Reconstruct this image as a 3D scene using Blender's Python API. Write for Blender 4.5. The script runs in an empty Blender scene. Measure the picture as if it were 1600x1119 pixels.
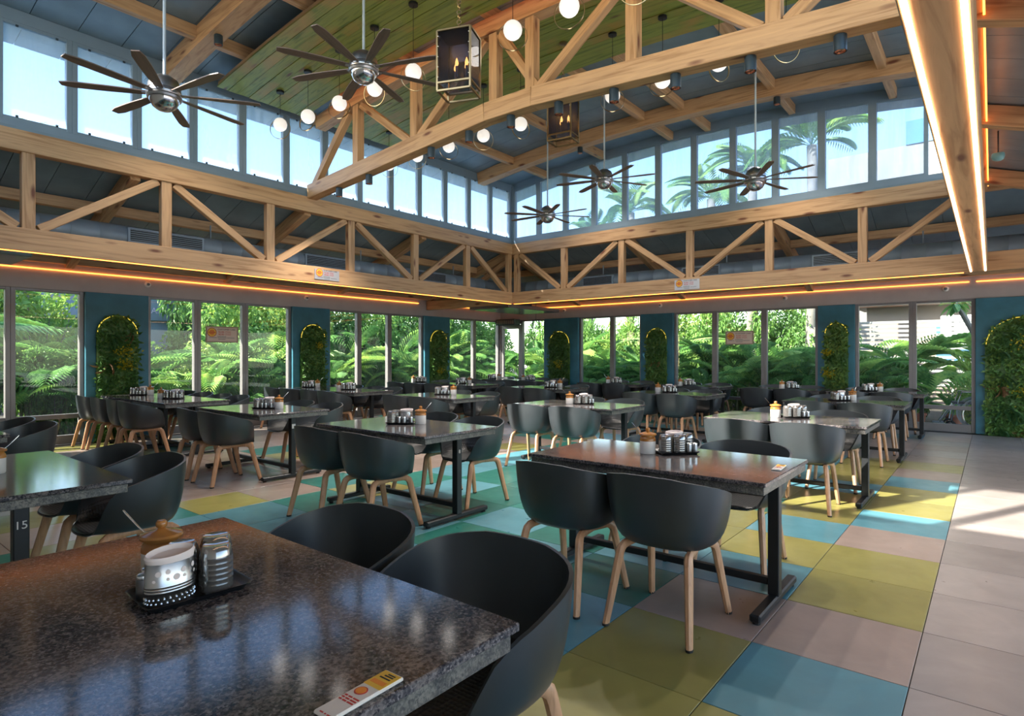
import bpy, bmesh, math, random
from mathutils import Vector, Matrix
R = math.radians
PI = math.pi
random.seed(7)
S = bpy.context.scene
C = S.collection

# ------------------------------------------------------------------ camera, sky, sun, exposure
YAW = 0.6781
cam_d = bpy.data.cameras.new('camera')
cam_d.sensor_width = 36.0
cam_d.lens = 931.4 / 1600 * 36
cam_d.shift_y = -3.3 / 1600
cam_d.clip_start = 0.02
cam = bpy.data.objects.new('camera', cam_d)
C.objects.link(cam)
cam.location = (0, 0, 1.38)
cam.rotation_euler = (PI / 2, 0, YAW - PI / 2)
S.camera = cam

SUN_DIR = Vector((1.0, -0.47, -0.69)).normalized()
world = bpy.data.worlds.new('sky')
S.world = world
world.use_nodes = True
wn = world.node_tree.nodes
wl = world.node_tree.links
bg = wn['Background']
sky = wn.new('ShaderNodeTexSky')
sky.sky_type = 'NISHITA'
sky.sun_disc = False
sky.sun_elevation = R(32)
sky.sun_rotation = math.atan2(-SUN_DIR.x, -SUN_DIR.y)
sky.air_density = 1.0
sky.dust_density = 1.0
sky.altitude = 200
wl.new(sky.outputs[0], bg.inputs[0])
bg.inputs[1].default_value = 0.205
sun_d = bpy.data.lights.new('sun', 'SUN')
sun_d.energy = 5.2
sun_d.angle = R(0.6)
sun_d.color = (1.0, 0.93, 0.82)
sun = bpy.data.objects.new('sun', sun_d)
C.objects.link(sun)
sun.rotation_euler = SUN_DIR.to_track_quat('-Z', 'Y').to_euler()
sun.location = (-10, 8, 12)

S.view_settings.view_transform = 'Standard'
S.view_settings.look = 'None'
S.view_settings.gamma = 1.0
S.view_settings.use_curve_mapping = False
S.view_settings.exposure = 2.02
cy = S.cycles
cy.max_bounces = 8
cy.diffuse_bounces = 5
cy.glossy_bounces = 4
cy.transmission_bounces = 4
cy.transparent_max_bounces = 16
cy.caustics_reflective = False
cy.caustics_refractive = False
cy.sample_clamp_indirect = 4.0
cy.use_denoising = True

# ------------------------------------------------------------------ materials
def nm(name, base=(.5, .5, .5), rough=.5, metal=0.0, spec=.5, emit=None, estr=0.0, sheen=None):
    m = bpy.data.materials.new(name)
    m.use_nodes = True
    p = m.node_tree.nodes['Principled BSDF']
    p.inputs['Base Color'].default_value = (*base, 1)
    p.inputs['Roughness'].default_value = rough
    p.inputs['Metallic'].default_value = metal
    p.inputs['Specular IOR Level'].default_value = spec
    if emit:
        p.inputs['Emission Color'].default_value = (*emit, 1)
        p.inputs['Emission Strength'].default_value = estr
    return m

def nd(m, t, **kw):
    n = m.node_tree.nodes.new(t)
    for k, v in kw.items():
        setattr(n, k, v)
    return n

def lk(m, a, b):
    m.node_tree.links.new(a, b)

def ramp(m, fac, stops):
    r = nd(m, 'ShaderNodeValToRGB')
    e = r.color_ramp.elements
    while len(e) < len(stops):
        e.new(.5)
    for i, (p, c) in enumerate(stops):
        e[i].position = p
        e[i].color = (*c, 1)
    lk(m, fac, r.inputs[0])
    return r.outputs[0]

def coords(m, scale, obj_rand=True, which='Object'):
    tc = nd(m, 'ShaderNodeTexCoord')
    mp = nd(m, 'ShaderNodeMapping')
    mp.inputs['Scale'].default_value = scale
    lk(m, tc.outputs[which], mp.inputs[0])
    if obj_rand:
        oi = nd(m, 'ShaderNodeObjectInfo')
        mul = nd(m, 'ShaderNodeMath', operation='MULTIPLY')
        lk(m, oi.outputs['Random'], mul.inputs[0])
        mul.inputs[1].default_value = 37.0
        cx = nd(m, 'ShaderNodeCombineXYZ')
        for i in range(3):
            lk(m, mul.outputs[0], cx.inputs[i])
        lk(m, cx.outputs[0], mp.inputs['Location'])
    return mp.outputs[0]

def noise(m, vec, scale, detail=4, dist=0.0, rough=.5):
    n = nd(m, 'ShaderNodeTexNoise')
    n.inputs['Scale'].default_value = scale
    n.inputs['Detail'].default_value = detail
    n.inputs['Distortion'].default_value = dist
    n.inputs['Roughness'].default_value = rough
    lk(m, vec, n.inputs['Vector'])
    return n.outputs[0]

def mixc(m, fac, a, b, mode='MIX'):
    x = nd(m, 'ShaderNodeMix', data_type='RGBA', blend_type=mode)
    if isinstance(fac, float):
        x.inputs[0].default_value = fac
    else:
        lk(m, fac, x.inputs[0])
    for i, v in ((6, a), (7, b)):
        if isinstance(v, tuple):
            x.inputs[i].default_value = (*v, 1)
        else:
            lk(m, v, x.inputs[i])
    return x.outputs[2]

def wood(name, axis, light, dark, knot, rough=.5, gs=1.0):
    m = nm(name, light, rough)
    sc = [9 * gs, 9 * gs, 9 * gs]
    sc[axis] = .55 * gs
    v = coords(m, sc)
    g = noise(m, v, 2.2, 5, 1.2)
    col = ramp(m, g, [(.3, dark), (.5, light), (.72, tuple(min(1, c * 1.15) for c in light))])
    sc2 = [5.5, 5.5, 5.5]
    sc2[axis] = 1.5
    v2 = coords(m, sc2)
    vo = nd(m, 'ShaderNodeTexVoronoi')
    vo.inputs['Scale'].default_value = 1.0
    lk(m, v2, vo.inputs['Vector'])
    kf = ramp(m, vo.outputs['Distance'], [(.07, (1, 1, 1)), (.17, (0, 0, 0))])
    col2 = mixc(m, kf, col, knot)
    lk(m, col2, m.node_tree.nodes['Principled BSDF'].inputs['Base Color'])
    b = nd(m, 'ShaderNodeBump')
    b.inputs['Strength'].default_value = .12
    lk(m, g, b.inputs['Height'])
    lk(m, b.outputs[0], m.node_tree.nodes['Principled BSDF'].inputs['Normal'])
    return m

PL, PD, PK = (.53, .315, .155), (.35, .18, .075), (.16, .05, .02)
WOOD = wood('pine', 0, PL, PD, PK)
WOODY = wood('pine_arch', 1, PL, PD, PK)
LEGW = wood('beech', 2, (.50, .27, .145), (.38, .195, .10), (.36, .19, .11), .45, 2.0)
GREENW = wood('green_stained_pine', 1, (.21, .25, .042), (.085, .13, .016), (.10, .035, .01), .42)
# coarse olive/ochre blotches on the stained boards
def blotch(m, col, scale, lo, hi):
    bs = m.node_tree.nodes['Principled BSDF'].inputs['Base Color']
    src = bs.links[0].from_socket if bs.links else None
    v = coords(m, (1, 1, 1))
    n = noise(m, v, scale, 3, .4)
    f = ramp(m, n, [(lo, (0, 0, 0)), (hi, (1, 1, 1))])
    lk(m, mixc(m, f, src if src else tuple(bs.default_value)[:3], col), bs)
blotch(GREENW, (.36, .23, .055), 1.6, .52, .72)

def plain(name, base, rough, metal=0., var=.12, scale=6., spec=.5):
    m = nm(name, base, rough, metal, spec)
    v = coords(m, (1, 1, 1))
    n = noise(m, v, scale, 4)
    lk(m, ramp(m, n, [(.3, tuple(c * (1 - var) for c in base)), (.7, tuple(min(1, c * (1 + var)) for c in base))]),
       m.node_tree.nodes['Principled BSDF'].inputs['Base Color'])
    return m

ROOF = plain('dark_roof_sheet', (.17, .24, .285), .42, .0, .15, 3)
FRAME = plain('blue_grey_frame', (.19, .265, .33), .45, .0, .06, 3)
ALU = plain('window_aluminium', (.22, .205, .205), .42, .25, .06, 4)
HEADER = plain('header_render', (.42, .375, .35), .75, 0, .06, 3)
TEAL = plain('teal_paint', (.032, .155, .215), .55, 0, .16, 4)
WHITE_WALL = plain('pale_wall', (.74, .72, .68), .8, 0, .05, 2)
BLACKM = plain('black_steel', (.014, .016, .018), .38, .3, .2, 8)
DARKM = plain('dark_fixture', (.03, .05, .065), .4, .3, .1, 8)
NICKEL = nm('brushed_nickel', (.42, .42, .43), .28, 1.0)
STEEL = nm('polished_steel', (.62, .62, .63), .16, 1.0)
CHROME = nm('copper_reflector', (.75, .52, .42), .2, 1.0)
BRASS = nm('aged_brass', (.36, .27, .14), .3, 1.0)
SHELL = plain('black_plastic', (.026, .032, .037), .36, 0, .12, 5, .75)
RUBBER = nm('black_rubber', (.01, .01, .01), .7)
BLADE = wood('fan_blade_wood', 0, (.17, .115, .085), (.11, .07, .05), (.1, .06, .045), .45, 2)
DUCT = plain('grey_duct', (.27, .33, .38), .45, .2, .1, 3)
GLOBE = nm('opal_globe', (.60, .58, .56), .3, emit=(1, .92, .84), estr=.16)
BULB = nm('warm_bulb', (1, .7, .3), .4, emit=(1, .42, .09), estr=3)
LED = nm('warm_led', (1, .6, .3), .4, emit=(1, .26, .035), estr=1.5)
LEDW = nm('white_led', (1, .8, .65), .4, emit=(1, .66, .42), estr=3.2)
LEDY = nm('yellow_led', (1, .8, .2), .4, emit=(1, .72, .08), estr=.28)
CERAM = plain('white_ceramic', (.62, .60, .58), .25, 0, .04, 5)
GLAZE = plain('brown_glaze', (.36, .15, .035), .18, 0, .3, 8)
PAPER = plain('paper_tissue', (.70, .62, .60), .9, 0, .05, 9)
TRAYM = nm('black_tray', (.008, .009, .011), .3)
WHITEP = nm('white_plastic', (.70, .68, .64), .4)
CREAM = nm('cream_board', (.68, .54, .44), .6)
TANB = nm('tan_border', (.34, .25, .17), .6)
SILVERC = nm('silver_card', (.46, .44, .43), .35, .4)
RED = nm('red_print', (.50, .04, .03), .6)
ORANGE = nm('orange_print', (.80, .28, .03), .6)
YELLOW = nm('yellow_print', (.80, .50, .04), .5)
INK = nm('black_print', (.015, .015, .015), .6)
GREYINK = nm('grey_print', (.16, .17, .17), .6)
TEALP = nm('pale_teal_plastic', (.20, .42, .42), .4)

# granite with brown and grey speckle, polished
GRAN = nm('polished_granite', (.05, .045, .045), .10)
def granite(m, fine, coarse, cols):
    v = coords(m, (1, 1, 1))
    vv = nd(m, 'ShaderNodeTexVoronoi')
    vv.inputs['Scale'].default_value = fine
    lk(m, v, vv.inputs['Vector'])
    n2 = noise(m, v, coarse, 8, .3, .68)
    n3 = noise(m, v, fine * .45, 5, .2, .7)
    a = ramp(m, vv.outputs['Color'], [(.2, cols[0]), (.55, cols[1]), (.85, cols[2])])
    c = mixc(m, ramp(m, n2, [(.42, (0, 0, 0)), (.62, (1, 1, 1))]), a, cols[3])
    d = mixc(m, ramp(m, n3, [(.46, (0, 0, 0)), (.60, (1, 1, 1))]), c, cols[4])
    lk(m, d, m.node_tree.nodes['Principled BSDF'].inputs['Base Color'])
GRAN.node_tree.nodes['Principled BSDF'].inputs['Specular IOR Level'].default_value = .42
granite(GRAN, 170, 13, [(.016, .017, .024), (.10, .093, .10), (.21, .19, .19), (.17, .148, .14), (.016, .017, .024)])
GREDGE = nm('granite_edge', (.16, .15, .14), .35)
granite(GREDGE, 220, 18, [(.03, .03, .03), (.09, .085, .08), (.16, .15, .14), (.20, .185, .16), (.05, .05, .05)])

def glass(name, tint, refl_rough=0.0, haze=0.0):
    m = bpy.data.materials.new(name)
    m.use_nodes = True
    t = m.node_tree
    t.nodes.remove(t.nodes['Principled BSDF'])
    out = t.nodes['Material Output']
    tr = nd(m, 'ShaderNodeBsdfTransparent')
    tr.inputs[0].default_value = (*tint, 1)
    gl = nd(m, 'ShaderNodeBsdfGlossy')
    gl.inputs['Roughness'].default_value = refl_rough
    fr = nd(m, 'ShaderNodeFresnel')
    fr.inputs[0].default_value = 1.45
    mx = nd(m, 'ShaderNodeMixShader')
    ge = nd(m, 'ShaderNodeNewGeometry')
    inv = nd(m, 'ShaderNodeMath', operation='SUBTRACT')
    inv.inputs[0].default_value = 1.0
    lk(m, ge.outputs['Backfacing'], inv.inputs[1])
    ff = nd(m, 'ShaderNodeMath', operation='MULTIPLY')
    lk(m, fr.outputs[0], ff.inputs[0])
    lk(m, inv.outputs[0], ff.inputs[1])
    lk(m, ff.outputs[0], mx.inputs[0])
    lk(m, tr.outputs[0], mx.inputs[1])
    lk(m, gl.outputs[0], mx.inputs[2])
    res = mx.outputs[0]
    if haze:  # pale streaky translucency stands in for haze on the glass
        v = coords(m, (3, 3, .35))
        n = noise(m, v, 3.0, 6, .6, .65)
        f = ramp(m, n, [(.35, (haze * .45,) * 3), (.7, (haze,) * 3)])
        tl = nd(m, 'ShaderNodeBsdfTranslucent')
        tl.inputs[0].default_value = (.62, .70, .80, 1)
        m2 = nd(m, 'ShaderNodeMixShader')
        lk(m, f, m2.inputs[0])
        lk(m, res, m2.inputs[1])
        lk(m, tl.outputs[0], m2.inputs[2])
        res = m2.outputs[0]
    lk(m, res, out.inputs[0])
    return m
PANE = glass('clear_pane', (.93, .96, .95), 0.0, .005)
HAZY = glass('streaked_haze_pane', (.72, .79, .88), 0.0, .28)  # streaked clear glass; sky haze and dimming put into tint and translucency
SMOKED = glass('smoked_pane', (.42, .44, .52), .02, .14)
TUMB = nm('ribbed_glass', (.30, .29, .28), .12, .75)

def leafm(name, a, b, c, rough=.45, trans=.25, hue=.5):
    m = nm(name, a, rough)
    t = m.node_tree
    p = t.nodes['Principled BSDF']
    oi = nd(m, 'ShaderNodeObjectInfo')
    v = coords(m, (1, 1, 1))
    n = noise(m, v, 3.5, 3)
    n2 = noise(m, v, 23, 2)
    ad = nd(m, 'ShaderNodeMath', operation='ADD')
    lk(m, n, ad.inputs[0])
    lk(m, n2, ad.inputs[1])
    hf = nd(m, 'ShaderNodeMath', operation='MULTIPLY_ADD')
    lk(m, oi.outputs['Random'], hf.inputs[0])
    hf.inputs[1].default_value = hue
    hf.inputs[2].default_value = -hue / 2
    a2 = nd(m, 'ShaderNodeMath', operation='ADD')
    lk(m, ad.outputs[0], a2.inputs[0])
    lk(m, hf.outputs[0], a2.inputs[1])
    col = ramp(m, a2.outputs[0], [(.0, a), (.5, b), (1.0, c)])
    mp = nd(m, 'ShaderNodeMapRange')
    mp.inputs[1].default_value = .6
    mp.inputs[2].default_value = 1.4
    lk(m, a2.outputs[0], mp.inputs[0])
    col.node.inputs[0].links[0].from_node
    lk(m, mp.outputs[0], col.node.inputs[0])
    lk(m, col, p.inputs['Base Color'])
    tl = nd(m, 'ShaderNodeBsdfTranslucent')
    lk(m, col, tl.inputs[0])
    mx = nd(m, 'ShaderNodeMixShader')
    mx.inputs[0].default_value = trans
    lk(m, p.outputs[0], mx.inputs[1])
    lk(m, tl.outputs[0], mx.inputs[2])
    lk(m, mx.outputs[0], t.nodes['Material Output'].inputs[0])
    return m
FROND = leafm('palm_frond', (.06, .17, .045), (.19, .40, .10), (.48, .62, .15), .4, .4)
SHRUBL = leafm('shrub_leaf', (.05, .13, .035), (.20, .38, .09), (.50, .60, .14), .45, .42)
DARKL = leafm('moss_wall_leaf', (.025, .085, .02), (.085, .20, .045), (.24, .34, .07), .5, .12, .2)
YELL = leafm('yellow_leaf', (.25, .22, .01), (.50, .42, .02), (.70, .58, .05), .5, .2, .2)
FERN = leafm('fern_leaf', (.02, .08, .02), (.05, .15, .05), (.14, .26, .09), .45, .15, .3)
DRYF = leafm('dry_fern', (.16, .08, .035), (.28, .15, .07), (.40, .24, .12), .6, .15, .2)
STEMM = plain('palm_stem', (.20, .19, .09), .7, 0, .3, 9)
TRUNK = plain('palm_trunk', (.22, .20, .165), .8, 0, .25, 6)
SOIL = plain('soil', (.05, .04, .028), .95, 0, .4, 3)
PAVE = plain('grey_paving', (.42, .41, .39), .8, 0, .15, 1.5)
BLDW = plain('white_render', (.27, .255, .235), .85, 0, .08, .8)
BLDP = plain('peach_render', (.27, .215, .175), .85, 0, .08, .8)
BLDB = plain('blue_grey_cladding', (.17, .21, .28), .6, 0, .1, .8)
FENCEM = plain('white_slat', (.25, .25, .23), .6, 0, .08, 2)
TERRA = plain('terracotta', (.33, .11, .06), .8, 0, .15, 5)
FABRIC = plain('black_fabric', (.012, .013, .016), .8, 0, .2, 20)
BLUEG = nm('blue_glazing', (.10, .22, .40), .1, .2)

# ------------------------------------------------------------------ mesh builder
class MB:
    def __init__(s):
        s.v, s.f = [], []
    def add(s, vs, fs):
        o = len(s.v)
        s.v += [tuple(p) for p in vs]
        s.f += [tuple(i + o for i in f) for f in fs]
        return s
    def hexa(s, p):
        return s.add(p, [(3, 2, 1, 0), (4, 5, 6, 7), (0, 1, 5, 4), (1, 2, 6, 5), (2, 3, 7, 6), (3, 0, 4, 7)])
    def box(s, x0, x1, y0, y1, z0, z1):
        return s.hexa([(x0, y0, z0), (x1, y0, z0), (x1, y1, z0), (x0, y1, z0),
                       (x0, y0, z1), (x1, y0, z1), (x1, y1, z1), (x0, y1, z1)])
    def cbox(s, x0, x1, y0, y1, z0, z1, c=.006):
        """box with chamfered edges"""
        X, Y, Z = (x0, x1), (y0, y1), (z0, z1)
        vs, ix = [], {}
        for i in (0, 1):
            for j in (0, 1):
                for k in (0, 1):
                    sx, sy, sz = (1 - 2 * i) * c, (1 - 2 * j) * c, (1 - 2 * k) * c
                    for a in range(3):
                        p = [X[i] + sx, Y[j] + sy, Z[k] + sz]
                        p[a] = (X[i], Y[j], Z[k])[a]
                        ix[i, j, k, a] = len(vs)
                        vs.append(p)
        fs = []
        sq = [(0, 0), (1, 0), (1, 1), (0, 1)]
        for a in range(3):
            b, d = (a + 1) % 3, (a + 2) % 3
            for e in (0, 1):
                q = []
                for u, w in sq:
                    t = [0, 0, 0]
                    t[a], t[b], t[d] = e, u, w
                    q.append(ix[t[0], t[1], t[2], a])
                fs.append(q if e else q[::-1])
            for u in (0, 1):
                for w in (0, 1):
                    t0 = [0, 0, 0]; t1 = [0, 0, 0]
                    t0[a], t0[b], t0[d] = 0, u, w
                    t1[a], t1[b], t1[d] = 1, u, w
                    q = [ix[(*t0, b)], ix[(*t1, b)], ix[(*t1, d)], ix[(*t0, d)]]
                    fs.append(q if (u ^ w) else q[::-1])
        for i in (0, 1):
            for j in (0, 1):
                for k in (0, 1):
                    q = [ix[i, j, k, 0], ix[i, j, k, 1], ix[i, j, k, 2]]
                    fs.append(q if (i + j + k) % 2 else q[::-1])
        return s.add(vs, fs)
    def tube(s, pts, rad, n=8, cap=True, flat=1.0, up=None):
        pts = [Vector(p) for p in pts]
        if not isinstance(rad, (list, tuple)):
            rad = [rad] * len(pts)
        ref = Vector(up) if up else Vector((0, 0, 1))
        vs, fs = [], []
        for i, p in enumerate(pts):
            d = (pts[min(i + 1, len(pts) - 1)] - pts[max(i - 1, 0)]).normalized()
            a = d.cross(ref)
            if a.length < 1e-3:
                a = d.cross(Vector((1, 0, 0)))
            a.normalize()
            b = a.cross(d).normalized()
            for k in range(n):
                t = 2 * PI * (k + .5) / n
                vs.append(p + a * (math.cos(t) * rad[i]) + b * (math.sin(t) * rad[i] * flat))
        for i in range(len(pts) - 1):
            for k in range(n):
                k2 = (k + 1) % n
                fs.append((i * n + k, i * n + k2, (i + 1) * n + k2, (i + 1) * n + k))
        if cap:
            fs.append(tuple(range(n))[::-1])
            fs.append(tuple((len(pts) - 1) * n + k for k in range(n)))
        return s.add(vs, fs)
    def lathe(s, prof, n=20, c=(0, 0, 0), sx=1.0, sy=1.0, cap=True):
        vs, fs = [], []
        for r, z in prof:
            for k in range(n):
                t = 2 * PI * k / n
                vs.append((c[0] + r * sx * math.cos(t), c[1] + r * sy * math.sin(t), c[2] + z))
        m = len(prof)
        for i in range(m - 1):
            for k in range(n):
                k2 = (k + 1) % n
                fs.append((i * n + k, i * n + k2, (i + 1) * n + k2, (i + 1) * n + k))
        if cap:
            fs.append(tuple(range(n))[::-1])
            fs.append(tuple((m - 1) * n + k for k in range(n)))
        return s.add(vs, fs)
    def ring(s, c, r, w, t, axis='y', n=28):
        """flat hoop: radius r, band width w along the axis, thickness t"""
        vs, fs = [], []
        for k in range(n):
            a = 2 * PI * k / n
            for rr, h in ((r - t / 2, -w / 2), (r + t / 2, -w / 2), (r + t / 2, w / 2), (r - t / 2, w / 2)):
                u, v = rr * math.cos(a), rr * math.sin(a)
                p = {'y': (u, h, v), 'x': (h, u, v), 'z': (u, v, h)}[axis]
                vs.append((c[0] + p[0], c[1] + p[1], c[2] + p[2]))
        for k in range(n):
            k2 = (k + 1) % n
            for j in range(4):
                j2 = (j + 1) % 4
                fs.append((k * 4 + j, k * 4 + j2, k2 * 4 + j2, k2 * 4 + j))
        return s.add(vs, fs)
    def sphere(s, c, r, n=16, m=10, sz=1.0):
        pr = [(max(1e-4, r * math.sin(PI * i / m)), -r * sz * math.cos(PI * i / m)) for i in range(m + 1)]
        return s.lathe(pr, n, c)
    def sweep(s, pts, w, h, side):
        """rectangle w (along side) x h (below the curve) swept along pts"""
        vs, fs = [], []
        side = Vector(side)
        P = [Vector(p) for p in pts]
        for i, p in enumerate(P):
            d = (P[min(i + 1, len(P) - 1)] - P[max(i - 1, 0)]).normalized()
            nrm = side.cross(d).normalized()
            if nrm.z < 0:
                nrm = -nrm
            for a, b in ((-.5, 0), (.5, 0), (.5, -1), (-.5, -1)):
                vs.append(p + side * (a * w) + nrm * (b * h))
        for i in range(len(P) - 1):
            for j in range(4):
                j2 = (j + 1) % 4
                fs.append((i * 4 + j, i * 4 + j2, i * 4 + 4 + j2, i * 4 + 4 + j))
        fs.append((3, 2, 1, 0))
        e = (len(P) - 1) * 4
        fs.append((e, e + 1, e + 2, e + 3))
        return s.add(vs, fs)
    def mesh(s, name, mat, smooth=False, angle=None):
        me = bpy.data.meshes.new(name)
        me.from_pydata(s.v, [], s.f)
        me.materials.append(mat)
        bm = bmesh.new()
        bm.from_mesh(me)
        bmesh.ops.recalc_face_normals(bm, faces=bm.faces)
        if smooth:
            for f in bm.faces:
                f.smooth = True
            lim = angle or R(40)
            for e in bm.edges:
                if len(e.link_faces) == 2 and e.calc_face_angle(0) > lim:
                    e.smooth = False
        bm.to_mesh(me)
        bm.free()
        return me
    def obj(s, name, mat, parent=None, loc=None, smooth=False, angle=None):
        return put(name, s.mesh(name, mat, smooth, angle), parent, loc)

def put(name, me, parent=None, loc=None, rot=None):
    o = bpy.data.objects.new(name, me)
    C.objects.link(o)
    if parent:
        o.parent = parent
    if loc is not None:
        o.location = loc
    if rot is not None:
        o.rotation_euler = rot
    return o

def tag(o, label, cat=None, group=None, kind=None):
    o['label'] = label
    if cat:
        o['category'] = cat
    if group:
        o['group'] = group
    if kind:
        o['kind'] = kind
    return o

def thing(name, label, cat, loc=(0, 0, 0), rz=0.0, group=None):
    o = bpy.data.objects.new(name, None)
    o.empty_display_size = .1
    C.objects.link(o)
    o.location = loc
    o.rotation_euler = (0, 0, rz)
    return tag(o, label, cat, group)

def struct(name, label, loc=(0, 0, 0)):
    o = bpy.data.objects.new(name, None)
    o.empty_display_size = .1
    C.objects.link(o)
    o.location = loc
    o['label'] = label
    o['kind'] = 'structure'
    return o

KIDS = {}
def dup(root, loc, rz=0.0, label=None, group=None, cat=None):
    if root.name not in KIDS:
        KIDS[root.name] = [(ch, list(ch.children)) for ch in root.children]
    r = root.copy()
    C.objects.link(r)
    r.location = loc
    r.rotation_euler = (0, 0, rz)
    if label:
        r['label'] = label
    if group:
        r['group'] = group
    if cat:
        r['category'] = cat
    for ch, sub in KIDS[root.name]:
        c = ch.copy()
        C.objects.link(c)
        c.parent = r
        for g in sub:
            d = g.copy()
            C.objects.link(d)
            d.parent = c
    return r

def beam(name, p0, p1, w, h, parent, mat=None, upv=(0, 0, 1), off=(0, 0, 0), c=.006):
    """timber from p0 to p1 (world points along its centre line), local X along its length"""
    p0, p1 = Vector(p0), Vector(p1)
    d = p1 - p0
    L = d.length
    x = d.normalized()
    z = Vector(upv)
    z = (z - x * z.dot(x)).normalized()
    y = z.cross(x)
    me = MB().cbox(-L / 2, L / 2, -w / 2, w / 2, -h / 2, h / 2, c).mesh(name, mat or WOOD)
    o = put(name, me, parent)
    M = Matrix((x, y, z)).transposed().to_4x4()
    M.translation = (p0 + p1) / 2 - Vector(off)
    o.matrix_basis = M
    return o

# ------------------------------------------------------------------ room dimensions
XR, YL = 13.42, 11.25          # glazed walls
XT, YT, YF = 10.46, 8.41, .15  # truss planes round the raised middle
ZB, ZT = 2.55, 3.90            # underside and top of the trusses
XB = 0.30                      # rear edge of the raised middle, behind the camera
def vault(y):
    return 5.24 + .30 * (1 - ((y - 4.3) / 4.1) ** 2)
def low(d):
    return 3.86 - .335 * d
def ys(a, b, n):
    return [a + (b - a) * i / n for i in range(n + 1)]

# ------------------------------------------------------------------ floor of coloured tiles
floor = struct('floor', 'tiled floor in olive, blue, teal and taupe squares with plain grey aisle')
TC = {'o': (.255, .235, .068), 'b': (.09, .255, .31), 't': (.024, .165, .135), 'p': (.31, .24, .205), 'g': (.31, .275, .255)}
TM = {}
for k, c in TC.items():
    m = nm('tile_' + {'o': 'olive', 'b': 'blue', 't': 'teal', 'p': 'taupe', 'g': 'grey'}[k], c, .3)
    v = coords(m, (1, 1, 1))
    n1 = noise(m, v, 3.0, 6, .5, .6)
    oi = nd(m, 'ShaderNodeObjectInfo')
    a = ramp(m, n1, [(.3, tuple(x * .86 for x in c)), (.7, tuple(x * 1.12 for x in c))])
    b = mixc(m, 0.5, a, a, 'MIX')
    hs = nd(m, 'ShaderNodeHueSaturation')
    mr = nd(m, 'ShaderNodeMapRange')
    mr.inputs[3].default_value = .86
    mr.inputs[4].default_value = 1.14
    lk(m, oi.outputs['Random'], mr.inputs[0])
    lk(m, mr.outputs[0], hs.inputs['Value'])
    lk(m, b, hs.inputs['Color'])
    lk(m, hs.outputs[0], m.node_tree.nodes['Principled BSDF'].inputs['Base Color'])
    n2 = noise(m, v, 9, 5)
    mr2 = nd(m, 'ShaderNodeMapRange')
    mr2.inputs[3].default_value = .22
    mr2.inputs[4].default_value = .42
    lk(m, n2, mr2.inputs[0])
    lk(m, mr2.outputs[0], m.node_tree.nodes['Principled BSDF'].inputs['Roughness'])
    TM[k] = m
MB().box(-4, XR + .3, -4, YL + .3, -.12, -.012).obj('screed', plain('grout', (.10, .09, .08), .9), floor)
TSX, TSY, TX0, TY0 = .638, .635, 2.33, .27
known = {(0, 1): 'o', (-1, 1): 'o', (0, 0): 'b', (-1, 0): 'o', (1, 1): 'p', (1, 0): 'p', (2, 0): 'o', (3, 0): 'o', (2, 1): 'b',
         (3, 1): 'o', (0, 2): 'b', (1, 2): 't', (2, 2): 'b', (-1, 2): 'b', (4, 0): 'p', (5, 0): 'b', (6, 0): 'o', (7, 0): 'o',
         (8, 0): 'b', (9, 0): 'p', (10, 0): 'o', (4, 1): 'b', (5, 1): 'o', (6, 1): 'o', (3, 2): 'o', (4, 2): 'o', (5, 2): 't',
         (7, 1): 'b', (8, 1): 'o', (0, 3): 't', (1, 3): 'b', (2, 3): 't', (3, 3): 't', (4, 3): 't', (5, 3): 't', (2, 4): 'b',
         (3, 4): 't', (4, 4): 't', (5, 4): 't', (1, 4): 't', (0, 4): 'b', (0, 5): 't', (1, 5): 'b', (-1, 5): 'b', (-1, 4): 'o',
         (1, 6): 't', (2, 5): 't', (2, 6): 'b', (0, 6): 'b', (0, 7): 'b', (1, 7): 't', (3, 6): 'b', (-2, 5): 'b', (-2, 6): 'b',
         (-2, 7): 'o', (-1, 7): 'b', (-1, 6): 'o', (-3, 6): 'b', (0, 8): 'o'}
rt = random.Random(11)
tile_me = {k: MB().cbox(.002, TSX - .002, .002, TSY - .002, -.012, 0, .0015).mesh('tile', m) for k, m in TM.items()}
far = {k: MB() for k in TM}
tiles = []
for i in range(-9, 18):
    for j in range(-7, 18):
        x, y = TX0 + i * TSX, TY0 + j * TSY
        if x + TSX > XR or y + TSY > YL + .1 or x < -3.6 or y < -3.2:
            continue
        if j < 0:
            k = 'g'
        elif (i, j) in known:
            k = known[i, j]
        elif i >= 11 and j <= 6:
            k = rt.choice('ggpgb')
        elif j <= 2:
            k = rt.choice('oobbp')
        elif j <= 7:
            k = rt.choice('tttbbbo') if i < 8 else rt.choice('tbpp')
        else:
            k = rt.choice('ppppppot')
        dpt = (x + .3) * .7787 + (y + .3) * .6274
        lat = (x + .3) * .6274 - (y + .3) * .7787
        vis = dpt > .6 and abs(lat) < dpt * .92 + .5
        tiles.append((dpt if vis else 100 + abs(dpt), x, y, k))
tiles.sort()
for q, (d, x, y, k) in enumerate(tiles):
    if q < 298:
        put('tile', tile_me[k], floor, (x, y, 0))
    else:
        far[k].cbox(x + .002, x + TSX - .002, y + .002, y + TSY - .002, -.012, 0, .0015)
for k in far:
    o = far[k].obj('far_tiles', TM[k], floor)
    o['kind'] = 'stuff'

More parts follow.
